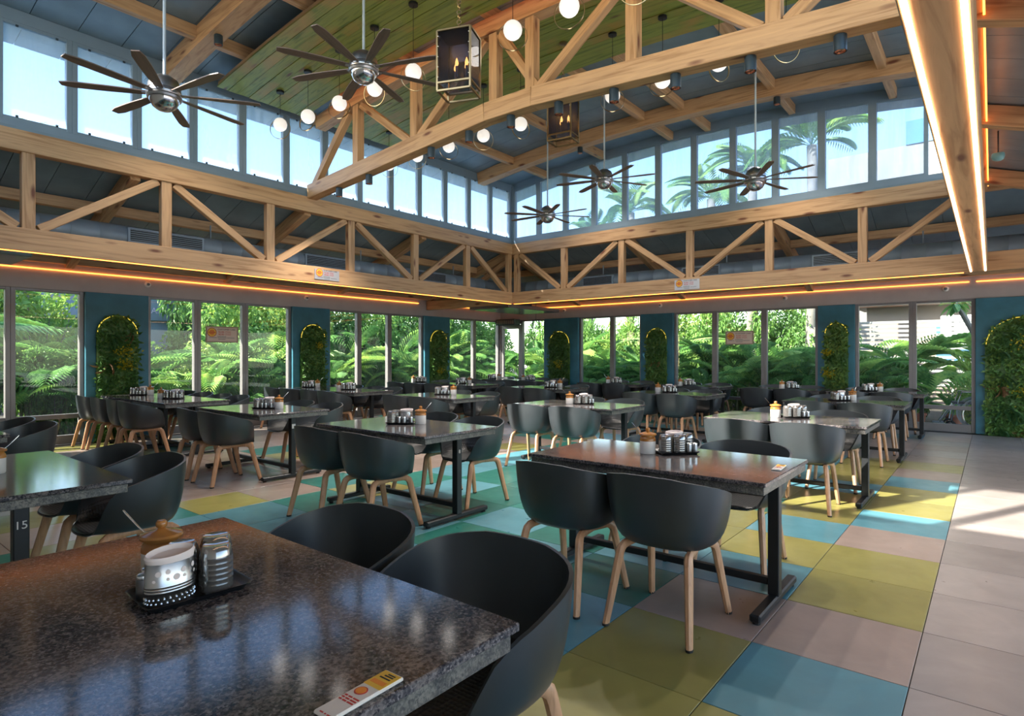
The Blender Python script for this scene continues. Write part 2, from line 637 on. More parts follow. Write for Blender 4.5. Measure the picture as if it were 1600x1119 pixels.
# ------------------------------------------------------------------ raised vault
ceil = struct('ceiling', 'dark sheet metal vault on pine ribs and purlins over the middle')
XA, XE = 0.0, XT + .85
arc = [(0, y, vault(y)) for y in ys(-.6, YT + .75, 16)]
pw = .455
npan = int((XE - XA) / pw)
vp = MB().sweep([(0, p[1], p[2] + .02) for p in arc], pw - .008, .02, (1, 0, 0)).mesh('roof_panel', ROOF)
for k in range(npan + 1):
    put('roof_panel', vp, ceil, (XA + (k + .5) * pw, 0, 0))
MB().sweep([((XA + XE) / 2, p[1], p[2] + .06) for p in arc], XE - XA + .4, .03, (1, 0, 0)).obj('light_seal_sheet', ROOF, ceil)  # backing sheet added to stop light leaking between the panels
for y in (1.15, 2.55, 3.95, 4.65, 6.1, 7.5):
    beam('purlin', (XA, y, vault(y) - .075), (XT + .02, y, vault(y) - .075), .10, .15, ceil)
for x in (3.3, 9.4):
    MB().sweep([(x, y, vault(y) - .01) for y in ys(YF, YT + .03, 18)], .2, .235, (1, 0, 0)).obj('rib', WOODY, ceil)

# green plank canopies either side of the middle truss
XM0 = 5.38
def canopy(x0, x1, n, label):
    t = thing('plank_canopy', label, 'ceiling panel', ((x0 + x1) / 2, 4.3, vault(4.3) - .21), 0, 'green plank canopies')
    w = (x1 - x0) / n
    cu = [(0, y - 4.3, vault(y) - .20 - (vault(4.3) - .21)) for y in ys(.32, 8.22, 18)]
    me = MB().sweep(cu, w - .007, .02, (1, 0, 0)).mesh('plank', GREENW)
    for k in range(n):
        put('plank', me, t, (x0 + (k + .5) * w - (x0 + x1) / 2, 0, random.uniform(-.006, .004)))
    for xx, nm_ in ((x0 + .04, 'edge_batten'), (x1 - .04, 'edge_batten')):
        MB().sweep([(xx - (x0 + x1) / 2, p[1], p[2] + .052) for p in cu], .05, .05, (1, 0, 0)).obj(nm_, WOODY, t)
    xi = x1 - .012 if x1 < XM0 else x0 + .012
    MB().sweep([(xi - (x0 + x1) / 2, p[1], p[2] + .03) for p in cu[1:-1]], .016, .012, (1, 0, 0)).obj('glow_strip', LED, t)
canopy(3.80, 5.13, 9, 'green stained plank canopy on the near side of the middle truss')
canopy(5.63, 6.95, 9, 'green stained plank canopy beyond the middle truss')

# ------------------------------------------------------------------ sloping outer roofs
def low_panel(parent, pts, name='roof_panel', mat=None, th=.02):
    n = len(pts)
    mb = MB()
    mb.add([(x, y, z + th) for x, y, z in pts] + list(pts), [tuple(range(n)), tuple(range(n, 2 * n))[::-1]] +
           [(i, (i + 1) % n, n + (i + 1) % n, n + i) for i in range(n)])
    return mb.obj(name, mat or ROOF, parent)
cl = struct('ceiling_left', 'dark sloping roof between the left truss and left windows')
cr = struct('ceiling_right', 'dark sloping roof between the right truss and right windows')
cf = struct('ceiling_front', 'dark sloping roof over the aisle at the right edge')
EO = .75
x = -1.4
lp = MB()
lp_me = None
wd = .45
while x < XT:
    x1 = min(x + wd, XT)
    low_panel(cl, [(x + .003, YT + .06, low(.06)), (x1 - .003, YT + .06, low(.06)), (x1 - .003, YL + EO, low(YL + EO - YT)), (x + .003, YL + EO, low(YL + EO - YT))])
    x += wd
y = YF
while y < YT:
    y1 = min(y + wd, YT)
    low_panel(cr, [(XT + .06, y + .003, low(.06)), (XT + .06, y1 - .003, low(.06)), (XR + EO, y1 - .003, low(XR + EO - XT)), (XR + EO, y + .003, low(XR + EO - XT))])
    y += wd
x = -1.4
while x < XT:
    x1 = min(x + wd, XT)
    low_panel(cf, [(x + .003, YF - .1, low(.1)), (x1 - .003, YF - .1, low(.1)), (x1 - .003, -2.9, low(YF + 2.9)), (x + .003, -2.9, low(YF + 2.9))])
    x += wd
dl, dr = YL + EO - YT, XR + EO - XT
dm = min(dl, dr)
low_panel(cl, [(XT, YT, low(0)), (XT + dm, YT + dm, low(dm)), (XT, YT + dm, low(dm))])
low_panel(cr, [(XT, YT, low(0)), (XT + dm, YT, low(dm)), (XT + dm, YT + dm, low(dm))])
low_panel(cf, [(XT, YF, low(0)), (XT + 3.05, YF, low(3.05)), (XT + 3.05, YF - 3.05, low(3.05))])
low_panel(cf, [(XT, YF, low(0)), (XT, YF - 3.05, low(3.05)), (XT + 3.05, YF - 3.05, low(3.05))])
for par, q in ((cl, [(-1.5, YT, low(0)), (XT, YT, low(0)), (XT + dm, YT + dm, low(dm)), (-1.5, YT + dm, low(dm))]),
               (cr, [(XT, YF, low(0)), (XT + dm, YF, low(dm)), (XT + dm, YT + dm, low(dm)), (XT, YT, low(0))]),
               (cf, [(-1.5, YF, low(0)), (XT, YF, low(0)), (XT + 3.05, YF - 3.05, low(3.05)), (-1.5, YF - 3.05, low(3.05))])):
    low_panel(par, [(a, b, c_ + .035) for a, b, c_ in q], 'light_seal_sheet', ROOF, .03)  # added backing against light leaks in the sloping roofs
zl = low(1.14) - .075
beam('purlin', (-1.2, YT + 1.14, zl), (XT + 1.1, YT + 1.14, zl), .10, .14, cl)
beam('purlin', (XT + 1.14, YF - 1.0, zl), (XT + 1.14, YT + 1.1, zl), .10, .14, cr)
beam('purlin', (-1.2, YF - 1.14, zl), (XT + 1.1, YF - 1.14, zl), .10, .14, cf)
beam('wall_plate', (-1.2, YL - .12, 2.86), (XR - .1, YL - .12, 2.86), .10, .14, cl)
beam('wall_plate', (XR - .12, -2.4, 2.86), (XR - .12, YL - .18, 2.86), .10, .14, cr)
for x in (.45, 2.9, 5.35, 7.85, XT + .07):
    beam('rafter', (x, YT + .1, low(.1) - .12), (x, YL - .05, low(YL - .05 - YT) - .10), .12, .19, cl, upv=(0, .335, 1))
for y in (2.9, 5.62, YT + .07):
    beam('rafter', (XT + .1, y, low(.1) - .12), (XR - .05, y, low(XR - .05 - XT) - .10), .12, .19, cr, upv=(.335, 0, 1))
for x in (2.7, 5.1, 7.4, 9.9):
    beam('rafter', (x, YF - .05, low(.05) - .12), (x, -2.6, low(2.75) - .10), .12, .19, cf, upv=(0, -.335, 1))

# ------------------------------------------------------------------ side trusses
def truss(label, org, along, out, posts, tops, ends, w, zb=ZB, zt=ZT):
    """org: world point of station 0; along/out unit vectors; posts: stations; tops: brace pairs (base station, top station)"""
    t = thing('roof_truss', label, 'truss', (org[0], org[1], zb), 0)
    A, O = Vector(along), Vector(out)
    o0 = Vector((org[0], org[1], 0))
    off = Vector((org[0], org[1], zb))
    def P(s, z, d=w / 2):
        return o0 + A * s + O * d + Vector((0, 0, z))
    up = (0, 0, 1)
    beam('bottom_chord', P(ends[0], zb + .13), P(ends[1], zb + .13), w, .26, t, off=off)
    beam('top_chord', P(ends[0], zt - .12), P(ends[1], zt - .12), w, .24, t, off=off)
    for s in posts:
        beam('post', P(s, zb + .25), P(s, zt - .23), w * .72, .125, t, off=off, upv=along)
    for sb, st in tops:
        k = .10 if st > sb else -.10
        beam('brace', P(sb + k, zb + .27), P(st - k, zt - .25), w * .62, .10, t, off=off)
    return t
PX = [-1.08, .37, 1.81, 3.25, 4.70, 6.15, 7.60, 9.03, 10.40]
truss('long pine truss under the left clerestory windows', (0, YT, 0), (1, 0, 0), (0, 1, 0), PX,
      [(1.81, .37), (1.81, 3.25), (4.70, 3.25), (4.70, 6.15), (7.60, 6.15), (7.60, 9.03), (10.40, 9.03)], (-1.6, XT), .14)
truss('pine truss under the right clerestory windows', (XT, 0, 0), (0, 1, 0), (1, 0, 0), [.25, 1.55, 2.92, 4.30, 5.69, 7.06, 8.33],
      [(7.06, 8.33), (7.06, 5.69), (4.30, 5.69), (4.30, 2.92), (1.55, 2.92), (1.55, .25)], (-2.4, YT + .14), .14)
truss('heavy pine truss with two light strips beneath, overhead at right', (0, YF + .1, 0), (1, 0, 0), (0, -1, 0), PX,
      [(1.81, .37), (1.81, 3.25), (4.70, 3.25), (4.70, 6.15), (7.60, 6.15), (7.60, 9.03), (10.40, 9.03)], (-1.6, XT), .20)
t = thing('tie_beam', 'pine tie beam running from truss corner back to the left windows', 'beam', (XT + .07, YT + .14, ZB))
beam('timber', (XT + .07, YT + .14, ZB + .11), (XT + .07, YL - .02, ZB + .11), .14, .22, t, off=(XT + .07, YT + .14, ZB))
beam('brace', (XT + .07, YT + .2, ZT - .35), (XT + .07, YT + 1.55, ZB + .3), .09, .10, t, off=(XT + .07, YT + .14, ZB))

# middle truss with arched bottom chord
XM = 5.38
t = thing('arched_truss', 'pine truss with arched lower chord crossing the vault above the tables', 'truss', (XM, 4.3, 3.9))
mo = Vector((XM, 4.3, 3.9))
def zc(y):
    pts = [(.2, 3.90), (4.0, 4.165), (4.7, 4.165), (8.42, 3.86)]
    for (a, za), (b, zb_) in zip(pts, pts[1:]):
        if y <= b:
            return za + (zb_ - za) * (y - a) / (b - a)
    return pts[-1][1]
for a, b in ((.2, 4.0), (4.0, 4.7), (4.7, 8.42)):
    beam('bottom_chord', (XM, a, zc(a) + .11), (XM, b, zc(b) + .11), .17, .215, t, off=mo)
MB().sweep([(0, y - 4.3, vault(y) - .17 - 3.9) for y in ys(.2, 8.2, 18)], .17, .19, (1, 0, 0)).obj('top_chord', WOODY, t)
tz = lambda y: vault(y) - .36
MP = [1.45, 2.78, 4.04, 4.58, 5.97, 7.22]
for y in MP:
    beam('post', (XM, y, zc(y) + .2), (XM, y, tz(y) + .01), .12, .125, t, off=mo, upv=(0, 1, 0))
for (yb, yt) in ((8.3, 7.42), (6.08, 7.12), (5.88, 4.72), (3.95, 4.5), (3.93, 2.9), (1.55, 2.68), (1.35, .4)):
    beam('brace', (XM, yb, zc(yb) + .21), (XM, yt, tz(yt) - .02), .10, .10, t, off=mo)

# ------------------------------------------------------------------ clerestory windows
wn_ = [0]
def window(label, loc):
    wn_[0] += 1
    return struct('window_%d' % wn_[0], label, loc)
ORD = ['', 'first', 'second', 'third', 'fourth', 'fifth', 'sixth', 'seventh', 'eighth', 'ninth', 'tenth', 'eleventh', 'twelfth', 'thirteenth', 'fourteenth', 'fifteenth']
tn = [0]
def trim(label, mb, mat):
    tn[0] += 1
    o = mb.obj('trim_%d' % tn[0], mat)
    o['label'] = label
    o['kind'] = 'structure'
    return o
YC = YT + .03
trim('blue grey sill rail on top of the left truss', MB().box(-1.4, XT + .03, YC, YC + .1, ZT, 4.0), FRAME)
trim('blue grey head rail above the left clerestory windows', MB().box(-1.4, XT + .1, YC, YC + .1, 5.09, vault(YC + .1) + .01), FRAME)
trim('blue grey sill rail on top of the right truss', MB().box(XT + .03, XT + .13, YF, YC, ZT, 4.0), FRAME)
hz = lambda y: vault(y) - .13
trim('arched blue grey head rail above the right clerestory windows',
     MB().sweep([(XT + .08, y, vault(y) + .015) for y in ys(YF, YC + .1, 16)], .1, .145, (1, 0, 0)), FRAME)
trim('blue grey corner post between the clerestory walls', MB().box(XT, XT + .13, YC - .03, YC + .1, ZT, 5.2), FRAME)
xs = [XT - .02 - .685 * k for k in range(0, 18)]
for k in range(16):
    x1, x0 = xs[k], xs[k + 1]
    w = window('clear clerestory window, %s from the far corner, left side' % ORD[min(k + 1, 15)], (x0, YC, 4.0)) if k < 15 else None
    if not w:
        continue
    L, H = x1 - x0, 1.09
    f = MB().cbox(0, .055, .0, .08, 0, H, .004).cbox(L - .055, L, 0, .08, 0, H, .004)
    f.box(.055, L - .055, .005, .07, 0, .035).box(.055, L - .055, .005, .07, H - .035, H)
    f.obj('frame', FRAME, w)
    MB().box(.055, L - .055, .036, .042, .035, H - .035).obj('pane', HAZY, w)
    g = MB()
    for px in (.16, L - .16):
        for z0 in (.03, H - .055):
            g.box(px, px + .025, -.006, .005, z0, z0 + .025)
    g.obj('glazing_clip', DARKM, w)
yb_ = [YC - .02 - .70 * k for k in range(13)]
for k in range(11):
    y1, y0 = yb_[k], yb_[k + 1]
    w = window('clear clerestory window, %s from the far corner, right side' % ORD[k + 1], (XT + .03, y0, 4.0))
    L = y1 - y0
    h0, h1 = hz(y0) - 4.0, hz(y1) - 4.0
    f = MB()
    hs_ = lambda q: h0 + (h1 - h0) * q / L
    for a, b in ((0, .055), (L - .055, L)):
        f.hexa([(0, a, 0), (.08, a, 0), (.08, b, 0), (0, b, 0), (0, a, hs_(a)), (.08, a, hs_(a)), (.08, b, hs_(b)), (0, b, hs_(b))])
    f.box(.005, .07, .055, L - .055, 0, .035)
    a, b = .055, L - .055
    f.hexa([(.005, a, hs_(a) - .04), (.07, a, hs_(a) - .04), (.07, b, hs_(b) - .04), (.005, b, hs_(b) - .04),
            (.005, a, hs_(a)), (.07, a, hs_(a)), (.07, b, hs_(b)), (.005, b, hs_(b))])
    f.obj('frame', FRAME, w)
    MB().hexa([(.036, a, .035), (.042, a, .035), (.042, b, .035), (.036, b, .035),
               (.036, a, hs_(a) - .04), (.042, a, hs_(a) - .04), (.042, b, hs_(b) - .04), (.036, b, hs_(b) - .04)]).obj('pane', HAZY, w)
# added sun-blocking rear wall, rear clerestory mullions (behind the camera, where the sun comes in)
wb = struct('wall_back', 'unseen pale rear wall added to block low sun below the rear clerestory')
MB().box(-1.5, -1.35, -2.9, YL + .2, 0, 3.75).obj('sun_block_wall', WHITE_WALL, wb)  # unseen wall, added solid and pale to block and bounce sun
MB().box(-1.5, XB, -2.9, YL, 3.75, 3.9).obj('roof_slab', ROOF, wb)  # unseen slab added to shut out sun below the rear clerestory
for k in range(12):
    MB().box(XB - .1, XB, YF + .7 * k, YF + .7 * k + .11, 3.9, hz(YF + .7 * k)).obj('mullion', FRAME, wb)

# ------------------------------------------------------------------ glazed outer walls
wl_ = struct('wall_left', 'left wall: render header, aluminium posts and teal pillars between windows')
wr_ = struct('wall_right', 'right wall: render header, aluminium posts and teal pillars between windows')
MB().box(-1.35, XR + .12, YL, YL + .16, 2.40, 2.80).obj('header', HEADER, wl_)
MB().box(XR, XR + .16, -2.9, YL, 2.40, 2.80).obj('header', HEADER, wr_)
MB().box(-1.35, .30, YL, YL + .16, 0, 2.40).obj('sun_block_wall', WHITE_WALL, wl_)  # unseen infill added to keep sun out behind the camera
wo = struct('wall_front', 'rendered header beam over the open right hand side')
MB().box(-1.35, XR + .1, -2.9, -2.75, 2.40, 2.85).obj('header', HEADER, wo)
for a, b in ((3.12, 4.03), (6.72, 7.60), (10.38, 11.28)):
    MB().cbox(a, b, YL - .05, YL + .16, 0, 2.40, .006).obj('pillar', TEAL, wl_)
for a, b in ((8.53, 9.63), (5.88, 6.72), (2.11, 2.77), (-1.1, .23)):
    MB().cbox(XR - .05, XR + .16, a, b, 0, 2.40, .006).obj('pillar', TEAL, wr_)
MB().cbox(XR - .02, XR + .16, YL - .02, YL + .16, 0, 2.40, .006).obj('corner_post', ALU, wl_)

def big_window(side, a, b, label):
    """side 'L': runs along X at YL; 'R': runs along Y at XR; a..b with the half mullions included"""
    L = b - a
    fw = .06
    if side == 'L':
        w = window(label, (a, YL + .02, 0))
        bx = lambda mb, u0, u1, d0, d1, z0, z1, c=.004: mb.cbox(u0, u1, d0, d1, z0, z1, c)
    else:
        w = window(label, (XR + .02, a, 0))
        bx = lambda mb, u0, u1, d0, d1, z0, z1, c=.004: mb.cbox(d0, d1, u0, u1, z0, z1, c)
    f = MB()
    bx(f, 0, fw, 0, .1, 0, 2.4)
    bx(f, L - fw, L, 0, .1, 0, 2.4)
    for z0, z1 in ((0, .14), (.40, .47), (2.36, 2.40)):
        bx(f, fw, L - fw, .005, .09, z0, z1)
    f.obj('frame', ALU, w)
    g = MB()
    bx(g, fw, L - fw, .04, .048, .47, 2.36, .001)
    g.obj('pane', PANE, w)
    g = MB()
    bx(g, fw, L - fw, .04, .048, .14, .40, .001)
    g.obj('lower_pane', PANE, w)
LW = [(1.32, 2.205, 'left wall window at the left edge of the picture'),
      (2.205, 3.12, 'left wall window just left of the first teal pillar'),
      (4.03, 4.865, 'left wall window just right of the first teal pillar'),
      (4.865, 5.755, 'left wall window behind the customer care sign'),
      (5.755, 6.72, 'left wall window just left of the second teal pillar'),
      (7.60, 8.43, 'left wall window just right of the second teal pillar'),
      (8.43, 9.31, 'middle one of three left wall windows between second and third pillars'),
      (9.31, 10.38, 'left wall window just left of the third teal pillar'),
      (11.28, 12.325, 'left wall window just right of the third teal pillar'),
      (12.325, 13.40, 'left wall window touching the far corner')]
for a, b, l in LW:
    big_window('L', a, b, l)
big_window('L', .30, 1.32, 'left wall window beyond the left edge of the picture')
RW = [(9.63, 10.50, 'right wall window between the corner door and first pillar'),
      (7.555, 8.53, 'right wall window just right of the first teal pillar from the corner'),
      (6.72, 7.555, 'right wall window just left of the second pillar from the corner'),
      (4.915, 5.88, 'right wall window just right of the second pillar from the corner'),
      (3.84, 4.915, 'right wall window behind the customer care sign'),
      (2.77, 3.84, 'right wall window just left of the third pillar from the corner'),
      (1.165, 2.11, 'right wall window just right of the third pillar from the corner'),
      (.23, 1.165, 'right wall window showing the wheelchair outside')]
for a, b, l in RW:
    big_window('R', a, b, l)
d = struct('door_1', 'glazed aluminium door beside the far corner', (XR + .02, 10.50, 0))
f = MB()
for a, b, z0, z1 in ((0, .09, 0, 2.28), (.64, .75, 0, 2.28), (.09, .64, 2.16, 2.28), (.09, .64, 0, .16)):
    f.cbox(0, .07, a, b, z0, z1, .004)
f.cbox(.0, .09, 0, .75, 2.29, 2.40)
f.obj('door_frame', ALU, d)
MB().box(.03, .038, .09, .64, .16, 2.16).obj('pane', PANE, d)
MB().tube([(-.01, .13, .95), (-.05, .13, .97), (-.05, .13, 1.2), (-.01, .13, 1.22)], .012, 8).obj('door_handle', DARKM, d, smooth=True)
t = thing('air_curtain', 'dark slatted air curtain unit above the corner door', 'air curtain', (XR - .1, 10.85, 2.26))
MB().cbox(-.18, .09, -.36, .36, 0, .17, .02).obj('casing', DARKM, t)
g = MB()
for k in range(9):
    g.box(-.19, -.178, -.32 + k * .072, -.28 + k * .072, .03, .13)
g.obj('grille', ALU, t)

# ------------------------------------------------------------------ light strips
def strip(label, mb, mat=LED):
    o = mb.obj('led_strip', mat)
    return tag(o, label, 'light strip')
strip('orange light strip on top of the left wall header', MB().box(.3, 10.2, YL - .022, YL - .002, 2.695, 2.71))
strip('orange light strip above the left windows next to the far corner', MB().box(10.75, XR - .3, YL - .022, YL - .002, 2.695, 2.71))
strip('orange light strip on top of the right wall header', MB().box(XR - .022, XR - .002, .32, YL - .4, 2.695, 2.71))
strip('short orange light strip above the plant wall at the right edge', MB().box(XR - .022, XR - .002, -2.0, .22, 2.695, 2.71))
strip('thin amber light line along the foot of the left truss', MB().box(-.5, XT - .03, YT + .012, YT + .028, ZB - .010, ZB - .0005))
strip('thin amber light line along the foot of the right truss', MB().box(XT + .012, XT + .028, YF + .16, YT - .03, ZB - .010, ZB - .0005))
strip('left of two bright light strips under the overhead right truss', MB().box(-1.0, XT - .06, YF + .068, YF + .088, ZB - .008, ZB - .0005), LEDW)
strip('right of two bright light strips under the overhead right truss', MB().box(-1.0, XT - .06, YF - .088, YF - .068, ZB - .008, ZB - .0005), LEDW)
strip('hidden orange light strip on the upper right truss chord', MB().box(1.0, XT - .3, YF - .115, YF - .102, ZT - .26, ZT - .245), LED)

# ------------------------------------------------------------------ ceiling fans
def make_fan(label, loc, phase):
    z_top = vault(loc[1]) - .02
    t = thing('ceiling_fan', label, 'ceiling fan', loc)
    H = z_top - loc[2]
    MB().lathe([(.001, H), (.065, H - .005), (.06, H - .05), (.035, H - .09), (.014, H - .1)], 18).obj('canopy', NICKEL, t, smooth=True)
    MB().tube([(0, 0, .12), (0, 0, H - .08)], .0125, 8).obj('rod', nm('painted_rod', (.36, .42, .47), .4), t, smooth=True)
    MB().lathe([(.02, .17), (.055, .165), (.105, .13), (.125, .085), (.128, .045), (.11, .03)], 24).obj('top_dome', NICKEL, t, smooth=True)
    m = MB().lathe([(.09, .035), (.132, .03), (.138, .012), (.132, -.004), (.138, -.016), (.130, -.034), (.10, -.04)], 24).obj('motor_housing', NICKEL, t, smooth=True)
    MB().lathe([(.118, -.035), (.112, -.06), (.09, -.098), (.055, -.123), (.001, -.132)], 24).obj('bowl', STEEL, t, smooth=True)
    mb = MB()
    n = 9
    vs, fs = [], []
    for i in range(n):
        s = i / (n - 1)
        r = .12 + s * .64
        wd_ = (.024 + .022 * math.sin(min(1, s * 1.5) * PI / 2)) * (1 if s < .93 else .62)
        tl = .16 * (1 - s * .5)
        for sg, th in ((-1, .004), (1, .004), (1, -.004), (-1, -.004)):
            vs.append((r, sg * wd_, .012 + sg * wd_ * tl + th))
    for i in range(n - 1):
        for j in range(4):
            fs.append((i * 4 + j, i * 4 + (j + 1) % 4, i * 4 + 4 + (j + 1) % 4, i * 4 + 4 + j))
    fs += [(3, 2, 1, 0), tuple((n - 1) * 4 + j for j in range(4))]
    me = mb.add(vs, fs).mesh('blade', BLADE)
    ir = MB().cbox(.10, .17, -.018, .018, .004, .012, .003).mesh('blade_iron', NICKEL)
    for k in range(8):
        b = put('blade', me, t, (0, 0, 0), (0, 0, phase + k * PI / 4))
        put('blade_iron', ir, b)
    return t
make_fan('eight blade ceiling fan nearest the left clerestory, upper left of the picture', (2.1, 5.5, 3.60), R(10))
make_fan('eight blade ceiling fan hanging against the green planks', (3.45, 4.55, 4.04), R(22))
make_fan('smallest looking ceiling fan, in front of the far clerestory corner', (8.5, 6.05, 3.83), R(4))
make_fan('ceiling fan in the middle of the three before the right clerestory', (7.95, 4.6, 4.05), R(16))
make_fan('ceiling fan rightmost of the three before the right clerestory', (8.03, 2.4, 3.66), R(30))

# ------------------------------------------------------------------ globe pendants
GLOBE_W = .35
def make_pendant(x, y, zg, label):
    zt_ = vault(y) - .223
    t = thing('globe_pendant', label, 'pendant lamp', (x, y, zg), 0, 'globe pendants under the plank canopies')
    H = zt_ - zg
    MB().lathe([(.001, H), (.052, H), (.052, H - .028), (.001, H - .030)], 18).obj('ceiling_cup', BLACKM, t, smooth=True)
    MB().tube([(0, 0, .085), (0, 0, H - .028)], .0032, 6).obj('cord', BLACKM, t)
    MB().sphere((0, 0, 0), .092, 20, 12).obj('globe', GLOBE, t, smooth=True)
    l = bpy.data.lights.new('globe_lamp', 'POINT')
    l.energy = GLOBE_W
    l.color = (1.0, .94, .88)
    l.shadow_soft_size = .09
    lo = bpy.data.objects.new('globe_lamp', l)
    C.objects.link(lo)
    lo.parent = t
    lo.location = (0, 0, -.20)
    rg = MB().ring((0, 0, 0), .142, .016, .004, 'x', 36).obj('hoop', BRASS, t, (0, 0, -.06), smooth=True)
    rg.rotation_euler = (0, R(random.uniform(-14, 14)), R(random.uniform(10, 80)))
    return t
PY = [7.79, 7.10, 6.40, 5.70, 5.02, 4.30, 3.60, 2.95, 2.30, 1.62]
for k, y in enumerate(PY):
    make_pendant(4.48, y, 4.58 - .01 * k if k else 4.63, 'opal globe pendant in brass hoop, %s from the left clerestory, nearer canopy' % ORD[k + 1])
for k, y in enumerate(PY):
    if k == 5:
        continue
    make_pendant(6.42, y, 4.55, 'opal globe pendant in brass hoop, %s from the left clerestory, farther canopy' % ORD[k + 1])

# ------------------------------------------------------------------ brass lanterns
def make_lantern(loc, rz, chain_top, label):
    t = thing('lantern', label, 'lantern', loc, rz)
    a, b, h = .155, .125, .23
    f = MB()
    r = .009
    for sx in (-a, a):
        for sy in (-b, b):
            f.cbox(sx - r, sx + r, sy - r, sy + r, -h - .07, h, .002)
    for z in (-h - .07, -h, h):
        for sy in (-b, b):
            f.cbox(-a, a, sy - r, sy + r, z - r, z + r, .002)
        for sx in (-a, a):
            f.cbox(sx - r, sx + r, -b, b, z - r, z + r, .002)
    f.obj('brass_frame', BRASS, t)
    MB().box(-a, a, -b, -b + .004, -h + .01, h - .01).obj('glass_panel', SMOKED, t)
    MB().box(-a, a, b - .004, b, -h + .01, h - .01).obj('glass_panel', SMOKED, t)
    MB().box(-a, -a + .004, -b, b, -h + .01, h - .01).obj('glass_panel', SMOKED, t)
    MB().box(a - .004, a, -b, b, -h + .01, h - .01).obj('glass_panel', SMOKED, t)
    MB().box(-a, a, -b, b, h - .012, h - .004).obj('top_plate', BLACKM, t)
    rv = MB()
    for k in range(5):
        for sx in (-a, a):
            for sy in (-b - .004, b + .004):
                rv.sphere((sx * .93, sy, -h + .05 + k * .09), .006, 8, 6)
    rv.obj('rivets', STEEL, t)
    for x, y in ((-.06, -.03), (.05, -.045), (.0, .05), (-.09, .04)):
        c_ = MB().lathe([(.012, -.16), (.012, -.07)], 10, (x, y, 0)).obj('candle_sleeve', CERAM, t, smooth=True)
        MB().lathe([(.004, -.07), (.016, -.05), (.015, -.03), (.003, .005)], 10, (x, y, 0)).obj('bulb', BULB, c_, smooth=True)
    ch = MB()
    n = int((chain_top - loc[2] - h) / .045)
    for k in range(n):
        ch.ring((0, 0, h + .03 + k * .045), .020, .006, .006, 'x' if k % 2 else 'y', 10)
    ch.obj('chain', BRASS, t)
    MB().lathe([(.001, chain_top - loc[2]), (.05, chain_top - loc[2]), (.05, chain_top - loc[2] - .02), (.001, chain_top - loc[2] - .024)], 16).obj('ceiling_cup', BRASS, t)
    return t
make_lantern((3.86, 3.72, 4.02), R(112), vault(3.72) - .223, 'large smoked glass lantern with candle bulbs, upper middle of the picture')
make_lantern((6.24, 4.2, 4.37), R(100), vault(4.2) - .223, 'smoked glass lantern with candle bulbs seen below the arched truss')

# ------------------------------------------------------------------ cylinder downlights
def spot_light(root, energy, z, col=(1.0, .90, .80), size=R(110)):
    l = bpy.data.lights.new('downlight_lamp', 'SPOT')
    l.energy = energy
    l.spot_size = size
    l.spot_blend = .6
    l.color = col
    l.shadow_soft_size = .04
    o = bpy.data.objects.new('downlight_lamp', l)
    C.objects.link(o)
    o.parent = root
    o.location = (0, 0, z)
SPOT_W = 40
def make_spot(loc, label, r=.05, h=.13):
    t = thing('downlight', label, 'spotlight', loc, 0, 'cylinder downlights')
    MB().lathe([(.001, 0), (r * .98, 0), (r, -.004), (r, -h), (r * .9, -h), (r * .86, -h + .03), (.001, -h + .031)], 20, cap=False).obj('housing', DARKM, t, smooth=True)
    MB().lathe([(r * .86, -h + .002), (r * .80, -h + .024), (.02, -h + .028)], 20, cap=False).obj('reflector', CHROME, t, smooth=True)
    spot_light(t, SPOT_W, -h - .01)
SYS = [7.69, 6.97, 5.68, 5.01, 4.35, 3.68, 3.0, 2.34, 1.65, .95]
for k, y in enumerate(SYS):
    make_spot((XM, y, zc(y)), 'dark cylinder downlight under arched truss, %s from its left end' % ORD[k + 1])
make_spot((3.3, 7.1, vault(7.1) - .245), 'dark cylinder downlight under the left rib, upper left of the picture', .048, .11)
make_spot((9.4, 5.95, vault(5.95) - .245), 'dark cylinder downlight under the right rib, left of two', .048, .11)
make_spot((9.4, 2.5, vault(2.5) - .245), 'dark cylinder downlight under the right rib, right of two', .048, .11)

